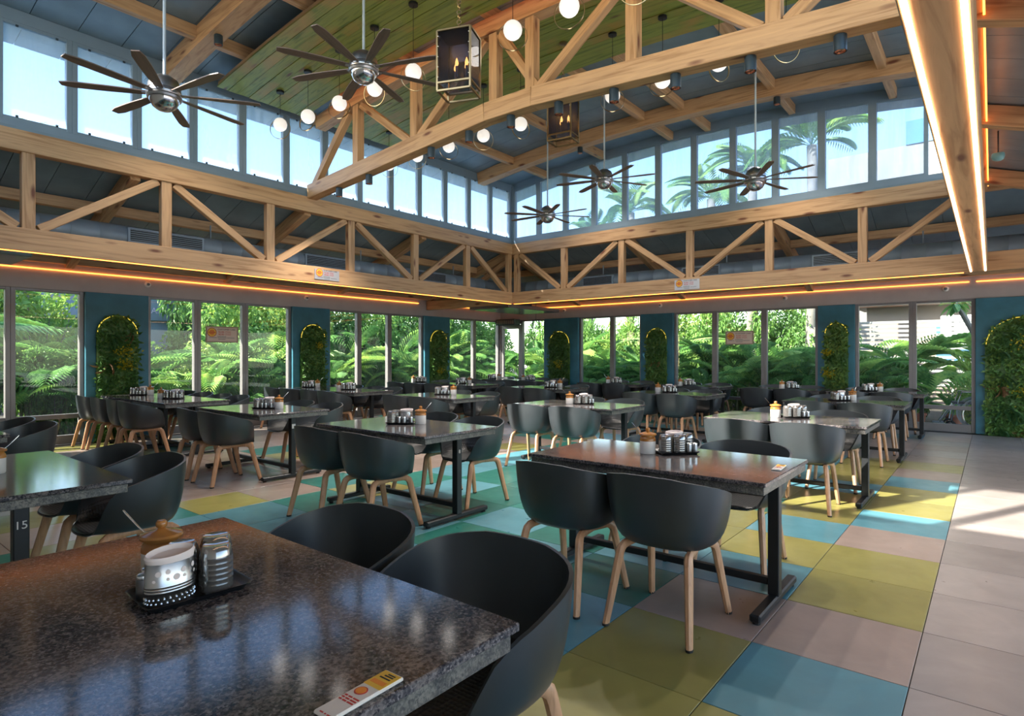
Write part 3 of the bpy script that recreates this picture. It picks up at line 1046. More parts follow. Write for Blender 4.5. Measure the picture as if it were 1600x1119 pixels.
# ------------------------------------------------------------------ air ducts with grilles
def duct(label, p0, p1, r, axis, grilles, hangers):
    t = thing('air_duct', label, 'duct', ((p0[0] + p1[0]) / 2, (p0[1] + p1[1]) / 2, p0[2]))
    o = Vector(t.location)
    a, b = Vector(p0) - o, Vector(p1) - o
    L = (b - a).length
    n = int(L / .32)
    pts, rad = [], []
    for k in range(n + 1):
        p = a + (b - a) * (k / n)
        for dlt, rr in ((-.006, r), (0, r * 1.025), (.006, r)):
            pts.append(p + (b - a).normalized() * dlt)
            rad.append(rr)
    MB().tube(pts, rad, 20).obj('duct_tube', DUCT, t, smooth=True, angle=R(60))
    for s, gl in grilles:
        g = MB()
        fr = MB()
        zz0, zz1 = -.06, .10
        # grille sits proud on the room side of the duct
        if axis == 'x':
            fr.cbox(s - gl / 2 - .03, s + gl / 2 + .03, -r - .02, -r + .06, zz0 - .02, zz1 + .02, .004)
        else:
            fr.cbox(-r - .02, -r + .06, s - gl / 2 - .03, s + gl / 2 + .03, zz0 - .02, zz1 + .02, .004)
        f_ = fr.obj('grille_frame', DUCT, t)
        if axis == 'x':
            MB().box(s - gl / 2, s + gl / 2, -r - .023, -r - .019, zz0, zz1).obj('opening', BLACKM, f_)
        else:
            MB().box(-r - .023, -r - .019, s - gl / 2, s + gl / 2, zz0, zz1).obj('opening', BLACKM, f_)
        for k in range(6):
            z = zz0 + .012 + k * .027
            if axis == 'x':
                sl = MB().box(s - gl / 2, s + gl / 2, -r - .034, -r - .023, z, z + .007)
            else:
                sl = MB().box(-r - .034, -r - .023, s - gl / 2, s + gl / 2, z, z + .007)
            sl.obj('slat', DUCT, f_)
    for s in hangers:
        q = (s, 0, 0) if axis == 'x' else (0, s, 0)
        MB().tube([(q[0], q[1], r), (q[0], q[1], r + .2)], .012, 6).obj('hanger_rod', DUCT, t)
yd = YT + .95
duct('round grey air duct behind the left truss', (-.8, yd, 3.02), (XT + .6, yd, 3.02), .165, 'x',
     [(3.85 - 5.43, .95), (6.55 - 5.43, .95), (9.0 - 5.43, .8)], (-3.6, -.9, 1.9, 4.4))
xd = XT + 1.0
duct('round grey air duct behind the right truss', (xd, -1.5, 3.0), (xd, YT + .6, 3.0), .165, 'y',
     [(7.0 - 4.055, .7), (4.7 - 4.055, .7), (2.35 - 4.055, .7)], (-2.9, .2, 2.9))

# suspended panels
t = thing('suspended_panel', 'flat grey suspended ceiling panel in the far corner', 'ceiling panel', (11.62, 9.25, 2.49))
MB().cbox(-1.02, 1.02, -.62, .62, 0, .09, .012).obj('board', plain('soffit_panel', (.12, .15, .16), .22, 0, .05, 2), t)
MB().cbox(-.3, .3, -.3, .3, .0901, .26, .02).obj('mounting_box', DARKM, t)
t = thing('suspended_panel', 'glossy suspended panel under the left truss at the left edge', 'ceiling panel', (1.25, 9.98, 2.63))
MB().cbox(-.82, .82, -.52, .52, 0, .07, .012).obj('board', nm('glossy_panel', (.17, .21, .19), .12), t)
MB().cbox(-.3, .3, -.2, .2, .0701, .17, .02).obj('mounting_box', DARKM, t)
# small round sensors on the headers, sign frame, detector
def sensor(loc, label, d):
    t = thing('ceiling_speaker', label, 'speaker', loc)
    mb = MB().lathe([(.001, 0), (.05, 0), (.048, .018), (.030, .034), (.001, .036)], 16)
    mb.v = [(x, -z, y) if d == 'L' else (-z, x, y) for x, y, z in mb.v]
    mb.obj('base', WHITEP, t, smooth=True)
    mb = MB().lathe([(.001, .034), (.024, .034), (.02, .055), (.001, .058)], 14)
    mb.v = [(x, -z, y) if d == 'L' else (-z, x, y) for x, y, z in mb.v]
    mb.obj('cone', GREYINK, t, smooth=True)
for x, l in ((4.03, 'round white sensor on left header above the first teal pillar'), (7.06, 'round white sensor on left header above the second teal pillar')):
    sensor((x, YL, 2.6), l, 'L')
for y, l in ((8.99, 'round sensor on right header nearest the far corner'), (6.22, 'round sensor on right header above the second pillar from corner'),
             (3.41, 'round sensor on right header above the customer care sign'), (.66, 'round sensor on right header nearest the right edge')):
    sensor((XR, y, 2.6), l, 'R')
t = thing('hanging_sign', 'small dark framed clear sign hanging by the corner door', 'sign', (XR - .45, 9.62, 2.24))
MB().cbox(-.012, .012, -.12, .12, -.12, -.10, .002).cbox(-.012, .012, -.12, .12, .10, .12, .002).cbox(-.012, .012, -.12, -.10, -.1, .1, .002).cbox(-.012, .012, .10, .12, -.1, .1, .002).obj('sign_frame', DARKM, t)
MB().box(-.003, .003, -.1, .1, -.1, .1).obj('pane', PANE, t)
MB().tube([(0, 0, .12), (0, 0, .9)], .006, 6).obj('hanger_rod', DARKM, t)
t = thing('smoke_detector', 'pale teal smoke detector below the right hand roof', 'detector', (8.25, -.05, 3.52))
mb = MB().lathe([(.001, .03), (.055, .03), (.06, .0), (.05, -.03), (.03, -.045), (.001, -.048)], 18).obj('body', TEALP, t, smooth=True)
MB().tube([(0, 0, .03), (0, 0, low(.2) - 3.52)], .008, 6).obj('stem', DARKM, t)

# ------------------------------------------------------------------ signs
def text(s, size, mat, parent, loc, rot, name='lettering', align='LEFT'):
    c = bpy.data.curves.new(name, 'FONT')
    c.body = s
    c.size = size
    c.align_x = align
    c.align_y = 'CENTER'
    c.extrude = .0006
    c.materials.append(mat)
    o = bpy.data.objects.new(name, c)
    C.objects.link(o)
    me = bpy.data.meshes.new_from_object(o.evaluated_get(bpy.context.evaluated_depsgraph_get()))
    me.name = name
    bpy.data.objects.remove(o)
    bpy.data.curves.remove(c)
    return put(name, me, parent, loc, rot)
def disc(mb, cx, cz, r, d, n=24, t=.001):
    vs = [(cx + r * math.cos(2 * PI * k / n), d, cz + r * math.sin(2 * PI * k / n)) for k in range(n)]
    vs += [(x, d - t, z) for x, y, z in vs]
    return mb.add(vs, [tuple(range(n)), tuple(range(n, 2 * n))[::-1]] + [(k, (k + 1) % n, n + (k + 1) % n, n + k) for k in range(n)])
def care_sign(label, loc, rz, W, H, board, border=None):
    """faces local -Y"""
    t = thing('customer_care_sign', label, 'sign', loc, rz)
    if border:
        MB().box(-W / 2, W / 2, 0, .004, -H / 2, H / 2).obj('border', border, t)
    k = .90 if border else 1.0
    MB().box(-W / 2 * k, W / 2 * k, -.003, 0, -H / 2 * k * .96, H / 2 * k * .96).obj('board', board, t)
    s = W / .61
    disc(MB(), -.19 * s, .035 * s, .085 * s, -.003).obj('emblem', RED, t)
    disc(MB(), -.19 * s, .035 * s, .073 * s, -.0042).obj('emblem_ring', YELLOW, t)
    e = MB()
    disc(e, -.19 * s, .035 * s, .052 * s, -.0054)
    e.obj('emblem_centre', ORANGE, t)
    e = MB()
    e.box(-.255 * s, -.125 * s, -.0072, -.006, .030 * s, .042 * s).box(-.23 * s, -.15 * s, -.0072, -.006, .058 * s, .066 * s).box(-.235 * s, -.16 * s, -.0072, -.006, .008 * s, .016 * s)
    e.obj('emblem_bars', RED, t)
    text('CUSTOMER CARE', .042 * s, INK, t, (-.085 * s, -.004, .092 * s), (PI / 2, 0, 0))
    text('96380 77222', .045 * s, RED, t, (-.075 * s, -.004, .044 * s), (PI / 2, 0, 0))
    text('98380 77333', .045 * s, RED, t, (-.075 * s, -.004, .000 * s), (PI / 2, 0, 0))
    g = MB()
    for x0, x1, z in ((-.09, .08, -.038), (-.24, -.10, -.062), (-.085, .08, -.062), (.09, .23, -.062), (-.07, .07, -.090)):
        x = x0
        while x < x1 - .01:
            w_ = random.uniform(.012, .022)
            g.box(x * s, min(x + w_, x1) * s, -.0042, -.0030, (z - .006) * s, (z + .006) * s)
            x += w_ + .006
    g.obj('small_print', GREYINK, t)
    return t
care_sign('cream customer care sign hanging in the left window', (5.285, YL - .03, 1.78), 0, .61, .30, CREAM, TANB)
care_sign('cream customer care sign hanging in the right window', (XR - .03, 4.345, 1.78), -PI / 2, .61, .30, CREAM, TANB)
care_sign('small silver customer care card on the left truss chord', (5.65, YT - .006, 2.69), 0, .46, .17, SILVERC)
care_sign('small silver customer care card on the right truss chord', (XT - .006, 4.33, 2.68), -PI / 2, .47, .19, SILVERC)

# ------------------------------------------------------------------ living plant walls
def arch_out(w, h, n=14):
    r = w / 2
    p = [(-r, 0), (r, 0)]
    p += [(r * math.cos(PI * k / n), h - r + r * math.sin(PI * k / n)) for k in range(n + 1)]
    return p
def leaf_quad(mb, c, d, n, l, w, fold=.25):
    """one folded pointed leaf from c along d, facing n"""
    c, d, n = Vector(c), Vector(d).normalized(), Vector(n)
    s = d.cross(n)
    if s.length < 1e-4:
        s = d.cross(Vector((.3, .5, .8)))
    s.normalize()
    n = s.cross(d).normalized()
    m = c + d * (l * .5)
    mb.add([c, m + s * (w / 2) + n * (w * fold), c + d * l - n * (l * .12), m - s * (w / 2) + n * (w * fold)], [(0, 1, 2), (0, 2, 3)])
rl = random.Random(5)
def frond_mb(L, nl, ll, droop, arch_=.5, w=.03, rach=.007):
    """feather leaf in the XZ plane from the origin, along +X, rising then drooping"""
    mb = MB()
    pts = []
    for i in range(nl + 1):
        s = i / nl
        a = arch_ - droop * s * s
        pts.append((s * L * math.cos(arch_ * .6 - droop * .25 * s), 0, L * (math.sin(arch_) * s - droop * .55 * s * s)))
    P = [Vector(p) for p in pts]
    mb.tube(P[::2] if nl % 2 == 0 else P, [rach * (1 - .75 * i / (len(P[::2]) if nl % 2 == 0 else len(P))) for i in range(len(P[::2] if nl % 2 == 0 else P))], 4, cap=False)
    for i in range(2, nl + 1):
        s = i / nl
        d = (P[i] - P[i - 1]).normalized()
        l = ll * (math.sin(PI * (.12 + .84 * s)) ** .7)
        for sg in (-1, 1):
            v = (d * .75 + Vector((0, sg * .85, .35 - .3 * s))).normalized()
            c = P[i]
            side = v.cross(Vector((0, 0, 1))).normalized()
            m = c + v * (l * .55)
            e = c + v * l + Vector((0, 0, -l * (.22 + .2 * s)))
            ww = w * .5
            mb.add([c, m + side * ww, e, m - side * ww], [(0, 1, 2), (0, 2, 3)])
    return mb
fern_me = frond_mb(.26, 12, .10, .9, .5, .016, .004).mesh('fern_leaf', FERN)
dry_me = frond_mb(.20, 10, .11, 1.2, .5, .018, .004).mesh('dry_fern_leaf', DRYF)
def plant_wall(label, loc, rz, w, h, spots, seed):
    """faces local -Y, foot at z=0"""
    rr = random.Random(seed)
    t = thing('plant_wall', label, 'plant wall', loc, rz)
    o = arch_out(w, h)
    n = len(o)
    MB().add([(x, -.03, z) for x, z in o] + [(x, 0, z) for x, z in o],
             [tuple(range(n)), tuple(range(n, 2 * n))[::-1]] + [(k, (k + 1) % n, n + (k + 1) % n, n + k) for k in range(n)]).obj('backing', DARKL, t)
    r = w / 2
    q = r - .012
    st = [(-q * math.cos(PI * k / 14), 0, h - r + q * math.sin(PI * k / 14)) for k in range(15)]
    MB().tube([(x, -.034, max(.05, z)) for x, y, z in st], .006, 5, up=(0, 1, 0)).obj('glow_strip', LEDY, t)
    f = MB()
    for k in range(int(950 * w * h)):
        x, z = rr.uniform(-r, r), rr.uniform(0, h)
        if z > h - r and (x * x + (z - h + r) ** 2) > r * r:
            continue
        leaf_quad(f, (x, -.03 - rr.uniform(0, .05), z), (rr.uniform(-1, 1), -.7, rr.uniform(-1, .8)), (rr.uniform(-.4, .4), -1, .5), rr.uniform(.06, .11), rr.uniform(.034, .055))
    q = f.obj('foliage', DARKL, t)
    q['kind'] = 'stuff'
    for kind, fx, fz, sz in spots:
        x, z = fx * w, fz * h
        if kind == 'y':
            y_ = MB()
            for k in range(70):
                a, b = rr.gauss(0, .07 * sz), rr.gauss(0, .05 * sz)
                leaf_quad(y_, (x + a, -.06 - rr.uniform(0, .05), z + b), (rr.uniform(-1, 1), -.6, rr.uniform(-.6, 1)), (0, -1, .4), .05, .028)
            y_.obj('yellow_sprig', YELL, t)
        else:
            for k in range(5 if sz >= 1 else 3):
                an = -PI / 2 + (k - 2) * .5 + rr.uniform(-.15, .15)
                b = put('fern_leaf' if kind == 'f' else 'dry_fern_leaf', fern_me if kind == 'f' else dry_me, t, (x, -.06, z))
                b.rotation_euler = (rr.uniform(-.3, .3), -an + rr.uniform(-.2, .2), rr.uniform(-.7, -.3))
                b.scale = (sz, sz, sz)
    return t
SP1 = [('f', -.25, .84, 1), ('d', .3, .86, .9), ('y', .1, .71, 1), ('y', .15, .60, .9), ('d', -.3, .62, 1), ('f', -.1, .66, .9), ('f', .25, .45, 1.1), ('f', -.25, .48, .9), ('f', -.2, .15, 1), ('f', .2, .2, 1)]
SP2 = [('f', .0, .85, .8), ('f', -.2, .35, 1), ('f', .2, .55, .9), ('y', .2, .78, .6), ('f', .1, .2, 1)]
SP3 = [('y', -.05, .48, 1), ('d', .1, .8, .9), ('f', .2, .65, .8), ('d', .3, .2, .7), ('f', -.2, .2, 1), ('y', .3, .30, .6)]
PW = [('left arched plant wall on the first teal pillar, with dry ferns', (3.56, YL - .052, 0), 0, .60, 2.05, SP1),
      ('left arched plant wall on the second teal pillar', (7.17, YL - .052, 0), 0, .58, 2.05, SP2),
      ('left arched plant wall on the third teal pillar, with yellow sprig', (10.84, YL - .052, 0), 0, .60, 2.05, SP3),
      ('right arched plant wall nearest the far corner', (XR - .052, 9.11, 0), -PI / 2, .66, 2.05, [('y', .0, .55, 1.2), ('f', -.2, .75, .9), ('f', .2, .3, 1)]),
      ('right arched plant wall on the second pillar from the corner', (XR - .052, 6.29, 0), -PI / 2, .52, 2.05, [('d', -.1, .62, .9), ('d', .25, .63, .9), ('f', .1, .8, .9), ('f', .0, .35, 1)]),
      ('right arched plant wall on the third pillar from the corner', (XR - .052, 2.43, 0), -PI / 2, .42, 2.05, [('y', -.3, .5, .8), ('d', .1, .33, .8), ('f', -.2, .7, .8), ('f', .1, .2, .8), ('y', -.35, .7, .6)]),
      ('largest arched plant wall at the right edge of the picture', (XR - .052, -.42, 0), -PI / 2, 1.04, 2.06,
       [('f', -.30, .86, 1), ('f', -.34, .72, 1), ('y', .05, .78, 1.4), ('f', -.3, .5, 1), ('f', .05, .52, 1), ('d', -.32, .42, 1), ('y', .05, .37, 1.5), ('f', -.3, .25, 1.1), ('f', -.15, .22, 1), ('f', .1, .2, 1.1), ('d', -.02, .06, 1), ('d', .08, .1, 1), ('f', -.35, .06, 1)])]
for k, (l, loc, rz, w, h, sp) in enumerate(PW):
    plant_wall(l, loc, rz, w, h, sp, 40 + k)

# ------------------------------------------------------------------ tables
def make_table(L, W):
    t = thing('dining_table', 'x', 'table')
    hl, hw = L / 2, W / 2
    MB().cbox(-hw, hw, -hl, hl, .728, .75, .003).obj('tabletop', GRAN, t)
    MB().cbox(-hw + .018, hw - .018, -hl + .012, hl - .012, .683, .7265, .003).obj('apron', GREDGE, t)
    for s in (-1, 1):
        MB().cbox(-.03, .03, s * (hl - .075) - .03, s * (hl - .075) + .03, .05, .683, .004).obj('post', BLACKM, t)
        f = MB().cbox(-.365, .365, s * (hl - .075) - .028, s * (hl - .075) + .028, .015, .055, .008).obj('foot', BLACKM, t)
        g = MB()
        for x in (-.33, .33):
            g.lathe([(.02, 0), (.02, .016)], 10, (x, s * (hl - .075), 0))
        g.obj('glide', RUBBER, f)
    MB().cbox(-.02, .02, -hl + .105, hl - .105, .10, .14, .004).obj('stretcher', BLACKM, t)
    return t
TA = [('A0', .20, 1.14, .87, 2.34), ('A1', 3.07, 3.95, .87, 2.34), ('A2', 6.05, 6.94, .86, 2.33), ('A3', 8.97, 9.90, .86, 2.33),
      ('A4', 11.85, 12.74, .86, 2.33), ('A5', 11.85, 12.74, 2.42, 3.89),
      ('B0', .28, 1.16, 3.43, 4.90), ('B1', 3.19, 4.06, 3.42, 4.93), ('B2', 6.17, 7.08, 3.46, 4.96), ('B3', 9.18, 10.06, 3.46, 4.98), ('B4', 11.85, 12.74, 4.25, 5.72),
      ('C0', .33, 1.20, 6.15, 7.62), ('C1', 3.27, 4.13, 6.10, 7.58), ('C2', 6.27, 7.16, 6.08, 7.58), ('C3', 9.25, 10.15, 6.22, 7.69), ('C4', 11.85, 12.74, 6.05, 7.52),
      ('D1', 3.25, 4.13, 8.52, 9.72), ('E1', 3.25, 4.13, 9.74, 10.94), ('D2', 6.25, 7.13, 8.52, 9.72), ('E2', 6.25, 7.13, 9.74, 10.94),
      ('D3', 9.25, 10.13, 8.52, 9.72), ('E3', 9.25, 10.13, 9.74, 10.94), ('D4', 11.85, 12.73, 8.52, 9.72), ('E4', 11.85, 12.73, 9.74, 10.94)]
ROWN = {'A': 'right hand row', 'B': 'second row from right', 'C': 'third row from right', 'D': 'row beside left windows', 'E': 'row beside left windows'}
NUM = ['first', 'second', 'third', 'fourth', 'fifth', 'sixth']
def tdesc(i):
    if i == 'A0':
        return 'foreground table'
    if i == 'B0':
        return 'table numbered 15'
    if i == 'A5':
        return 'extra far table between two rows'
    if i[0] == 'D':
        return '%s long table by left windows, room half' % ['', 'nearest', 'second', 'third', 'farthest'][int(i[1])]
    if i[0] == 'E':
        return '%s long table by left windows, window half' % ['', 'nearest', 'second', 'third', 'farthest'][int(i[1])]
    return '%s table of the %s' % (NUM[int(i[1])], ROWN[i[0]])
protoL = make_table(1.47, .88)
protoS = make_table(1.20, .88)
used = {}
TD = {}
for i, x0, x1, y0, y1 in TA:
    pr = protoS if i[0] in 'DE' else protoL
    cx, cy_ = (x0 + x1) / 2, (y0 + y1) / 2
    lab = 'dark polished granite table on black steel legs, ' + tdesc(i)
    if pr.name in used:
        o = dup(pr, (cx, cy_, 0), 0, lab, 'granite dining tables')
    else:
        used[pr.name] = 1
        KIDS[pr.name] = [(ch, list(ch.children)) for ch in pr.children]
        pr.location = (cx, cy_, 0)
        pr['label'] = lab
        pr['group'] = 'granite dining tables'
        o = pr
    TD[i] = (o, x0, x1, y0, y1, cx, cy_)
t0 = TD['B0'][0]
text('15', .052, CERAM, t0, (-.028, -.735 + .044, .60), (PI / 2, 0, 0), 'painted_number')
text('8', .042, CERAM, TD['B1'][0], (-.012, -.735 + .044, .575), (PI / 2, 0, 0), 'painted_number')
MB().box(-.022, .022, -.735 + .042, -.735 + .046, .56, .61).obj('number_label', SILVERC, TD['C1'][0])
# the tables touching end to end stand in pairs; their outer posts are kept

# ------------------------------------------------------------------ tub chairs
def chair_profile():
    K = [(0, .79), (25, .787), (50, .768), (72, .740), (92, .708), (111, .672), (121, .630), (128, .560), (135, .490), (143, .452), (155, .438), (180, .434)]
    def rim(a):
        for (p, z0), (q, z1) in zip(K, K[1:]):
            if a <= q:
                s = (a - p) / (q - p)
                return z0 + (z1 - z0) * s
        return K[-1][1]
    return rim
RIM = chair_profile()
def shell_point(phi, w, off=0.0):
    a = abs(math.degrees(phi))
    c, s = -math.cos(phi), math.sin(phi)
    def se(ax, ay, e):
        return 1.0 / ((abs(c) / ax) ** e + (abs(s) / ay) ** e) ** (1 / e)
    fr = c > 0
    rs = se(.165 if not fr else .20, .182, 2.5)
    flare = max(0, min(1, (RIM(a) - .43) / .36))
    rr = se(.265 if not fr else .255, .225 + .092 * flare ** .6, 2.6)
    H = RIM(a) - .425
    th = w * PI / 2
    rf = .76 * math.sin(th) ** .64 + .24 * w
    zf = .48 * (1 - math.cos(th)) + .52 * w ** 1.9
    if H < .06:
        zf = zf * .6 + .4 * math.sin(w * PI) * .1
    r = rs + (rr - rs) * rf
    z = .425 + H * zf
    if fr and a > 132:
        z -= .018 * w ** 3 * min(1, (a - 132) / 20)
    return Vector((c * r, s * r, z))
def make_chair():
    t = thing('tub_chair', 'x', 'chair')
    NP, NW = 56, 9
    outer, nrm = [], []
    grid = [[shell_point(-PI + 2 * PI * i / NP, j / NW) for j in range(NW + 1)] for i in range(NP)]
    ctr = Vector((0, 0, .422))
    def normal(i, j):
        a = grid[(i + 1) % NP][j] - grid[i - 1][j]
        b = grid[i][min(j + 1, NW)] - grid[i][max(j - 1, 0)]
        return a.cross(b).normalized()
    mb = MB()
    vs = []
    th = .0065
    for sg in (1, -1):
        vs.append(ctr + Vector((0, 0, th * sg)))
        for i in range(NP):
            for j in range(NW + 1):
                n = normal(i, j)
                if n.z < 0 and j < 4:
                    n = -n
                inward = Vector((-grid[i][j].x, -grid[i][j].y, .25)).normalized()
                if n.dot(inward) < 0:
                    n = -n
                vs.append(grid[i][j] + n * th * sg)
    N1 = 1 + NP * (NW + 1)
    fs = []
    for q in (0, 1):
        b = q * N1
        for i in range(NP):
            i2 = (i + 1) % NP
            fs.append((b, b + 1 + i * (NW + 1), b + 1 + i2 * (NW + 1)))
            for j in range(NW):
                fs.append((b + 1 + i * (NW + 1) + j, b + 1 + i * (NW + 1) + j + 1, b + 1 + i2 * (NW + 1) + j + 1, b + 1 + i2 * (NW + 1) + j))
    for i in range(NP):
        i2 = (i + 1) % NP
        fs.append((1 + i * (NW + 1) + NW, 1 + i2 * (NW + 1) + NW, N1 + 1 + i2 * (NW + 1) + NW, N1 + 1 + i * (NW + 1) + NW))
    mb.add(vs, fs).obj('shell', SHELL, t, smooth=True, angle=R(65))
    # dimpled seat surface
    m2 = MB()
    v2 = [ctr + Vector((0, 0, .0085))]
    NJ = 5
    for i in range(NP):
        for j in range(NJ + 1):
            p = shell_point(-PI + 2 * PI * i / NP, j / NJ * (.62 if abs(-180 + 360 * i / NP) < 125 else .9))
            inward = Vector((-p.x * .6, -p.y * .6, .35)).normalized()
            v2.append(p + inward * .0092)
    f2 = []
    for i in range(NP):
        i2 = (i + 1) % NP
        f2.append((0, 1 + i * (NJ + 1), 1 + i2 * (NJ + 1)))
        for j in range(NJ):
            f2.append((1 + i * (NJ + 1) + j, 2 + i * (NJ + 1) + j, 2 + i2 * (NJ + 1) + j, 1 + i2 * (NJ + 1) + j))
    m2.add(v2, f2).obj('dimpled_seat', DIMPLE, t, smooth=True)
    for sx in (-1, 1):
        for sy in (-1, 1):
            fx, fy = (.262 if sx > 0 else -.272), .222 * sy
            tx, ty = (.175 if sx > 0 else -.19), .185 * sy
            pts = [(fx, fy, .006)]
            for k in range(1, 5):
                s = k / 4
                pts.append((fx + (tx - fx) * s, fy + (ty - fy) * s, .006 + .352 * s))
            bx = tx - .035 * sx
            pts += [(tx - .008 * sx, ty - .004 * sy, .382), (bx + .008 * sx, ty - .010 * sy, .398), (bx - .02 * sx, ty - .016 * sy, .404), (0, ty - .03 * sy, .406)]
            rad = [.0215, .023, .0245, .026, .027, .027, .0255, .023, .019]
            lg = MB().tube(pts, rad, 8, flat=.8, up=(0, 1, 0)).obj('leg', LEGW, t, smooth=True)
            MB().lathe([(.0175, 0), (.0185, .012)], 10, (fx, fy, 0), 1.22, 1.0).obj('foot_cap', RUBBER, lg)
    MB().cbox(-.10, -.07, -.165, .165, .402, .414, .003).cbox(.06, .09, -.165, .165, .402, .414, .003).obj('under_frame', BLACKM, t)
    return t
DIMPLE = nm('dimpled_black_plastic', (.012, .014, .016), .42)
vo = nd(DIMPLE, 'ShaderNodeTexVoronoi')
vo.inputs['Scale'].default_value = 62
vo.inputs['Randomness'].default_value = .15
lk(DIMPLE, coords(DIMPLE, (1, 1, 1), False), vo.inputs['Vector'])
bp = nd(DIMPLE, 'ShaderNodeBump')
bp.inputs['Strength'].default_value = .9
bp.inputs['Distance'].default_value = .004
lk(DIMPLE, vo.outputs['Distance'], bp.inputs['Height'])
lk(DIMPLE, bp.outputs[0], DIMPLE.node_tree.nodes['Principled BSDF'].inputs['Normal'])
chair0 = make_chair()
KIDS[chair0.name] = [(ch, list(ch.children)) for ch in chair0.children]
rc = random.Random(21)
first_chair = [True]
def place_chair(x, y, rz, label):
    if first_chair[0]:
        first_chair[0] = False
        chair0.location = (x, y, 0)
        chair0.rotation_euler = (0, 0, rz)
        chair0['label'] = label
        chair0['group'] = 'black tub chairs at the tables'
        return chair0
    return dup(chair0, (x, y, 0), rz, label, 'black tub chairs at the tables')
for i, x0, x1, y0, y1 in TA:
    dbl = i[0] in 'DE'
    offs = (.34, .90) if dbl else ((.35, .99) if i == 'A0' else (.44, 1.06))
    for side in (-1, 1):
        if i in ('A0', 'B0', 'C0') and side < 0:
            continue
        for k, of in enumerate(offs):
            y = y0 + of + rc.uniform(-.02, .02)
            x = (x0 - .115 if side < 0 else x1 + .115) + rc.uniform(-.025, .025)
            rz = (0 if side < 0 else PI) + R(rc.uniform(-4, 4))
            place_chair(x, y, rz, 'black tub chair, %s side %s seat, %s' % ('near' if side < 0 else 'far', 'right' if k == 0 else 'left', tdesc(i)))

# ------------------------------------------------------------------ condiment sets
TOPZ = .7503
def p_tray():
    t = thing('serving_tray', 'x', 'tray')
    def rr(a, b, r, z, n=5):
        o = []
        for cx, cyy, st in ((a - r, b - r, 0), (-a + r, b - r, 1), (-a + r, -b + r, 2), (a - r, -b + r, 3)):
            for k in range(n + 1):
                an = PI / 2 * (st + k / n)
                o.append((cx + r * math.cos(an), cyy + r * math.sin(an), z))
        return o
    loops = [rr(.115, .080, .02, 0), rr(.128, .092, .025, .016), rr(.132, .096, .026, .017), rr(.129, .093, .025, .013), rr(.114, .079, .02, .004)]
    n = len(loops[0])
    vs = [p for l in loops for p in l]
    fs = [(a * n + k, a * n + (k + 1) % n, (a + 1) * n + (k + 1) % n, (a + 1) * n + k) for a in range(4) for k in range(n)]
    fs += [tuple(range(n))[::-1], tuple(4 * n + k for k in range(n))]
    MB().add(vs, fs).obj('tray_body', TRAYM, t, smooth=True)
    return t
def p_holder():
    t = thing('napkin_holder', 'x', 'napkin holder')
    pr = [(.058, 0), (.058, .034), (.060, .036), (.060, .039), (.058, .041), (.060, .043), (.060, .046), (.058, .048), (.060, .050), (.060, .053), (.058, .055), (.058, .108), (.0555, .108), (.0555, .004), (.001, .004)]
    MB().lathe(pr, 28, sx=1.0, sy=.62).obj('steel_cup', NICKEL, t, smooth=True, angle=R(50))
    h = MB()
    for k, (an, z, r) in enumerate([(-1.9, .088, .006), (-1.9, .070, .004), (-1.55, .072, .008), (-1.25, .086, .007), (-1.2, .070, .004), (-.7, .09, .007), (-.55, .072, .005), (-2.3, .085, .007), (-2.5, .068, .004)]):
        x, y = .0583 * math.cos(an), .0583 * .62 * math.sin(an)
        nx, ny = math.cos(an) * .62, math.sin(an)
        l = math.hypot(nx, ny)
        nx, ny = nx / l, ny / l
        vs = [(x + nx * .0006 - ny * r * math.cos(q * PI / 5), y + ny * .0006 + nx * r * math.cos(q * PI / 5), z + r * math.sin(q * PI / 5)) for q in range(10)]
        h.add(vs, [tuple(range(10))])
    h.obj('punched_holes', PAPER, t)
    e = MB()
    for k in range(26):
        for j in range(2):
            an = 2 * PI * (k + .5 * j) / 26
            e.sphere((.0582 * math.cos(an), .0582 * .62 * math.sin(an), .012 + j * .010), .003, 6, 4)
    e.obj('embossed_band', STEEL, t)
    n = 22
    vs, fs = [], []
    for q, (sc, z) in enumerate(((.054, .05), (.056, .108), (.060, .124), (.056, .130), (.047, .118))):
        for k in range(n):
            an = 2 * PI * k / n
            wv = .006 * math.sin(an + .6) if q > 1 else 0
            vs.append((sc * math.cos(an), sc * .62 * math.sin(an), z + wv))
    for q in range(4):
        for k in range(n):
            fs.append((q * n + k, q * n + (k + 1) % n, q * n + n + (k + 1) % n, q * n + n + k))
    fs.append(tuple(4 * n + k for k in range(n)))
    MB().add(vs, fs).obj('paper_napkins', PAPER, t, smooth=True)
    return t
def p_tumbler():
    t = thing('glass_tumbler', 'x', 'glass')
    pr = [(.036, 0)]
    for k in range(6):
        z = .006 + k * .0115
        pr += [(.0375, z), (.0362, z + .006), (.0375, z + .0085)]
    pr += [(.0365, .078), (.034, .090), (.0295, .099), (.0285, .1)]
    pr = [(a * 1.13, b * 1.2) for a, b in pr]
    MB().lathe(pr, 24, cap=False).obj('ribbed_body', TUMB, t, smooth=True, angle=R(70))
    MB().lathe([(.0322, .12), (.029, .1185), (.001, .1175)], 24, cap=False).obj('glass_base', STEEL, t, smooth=True)
    return t
def JS(p):
    return [(r * 1.17, z * 1.24) for r, z in p]
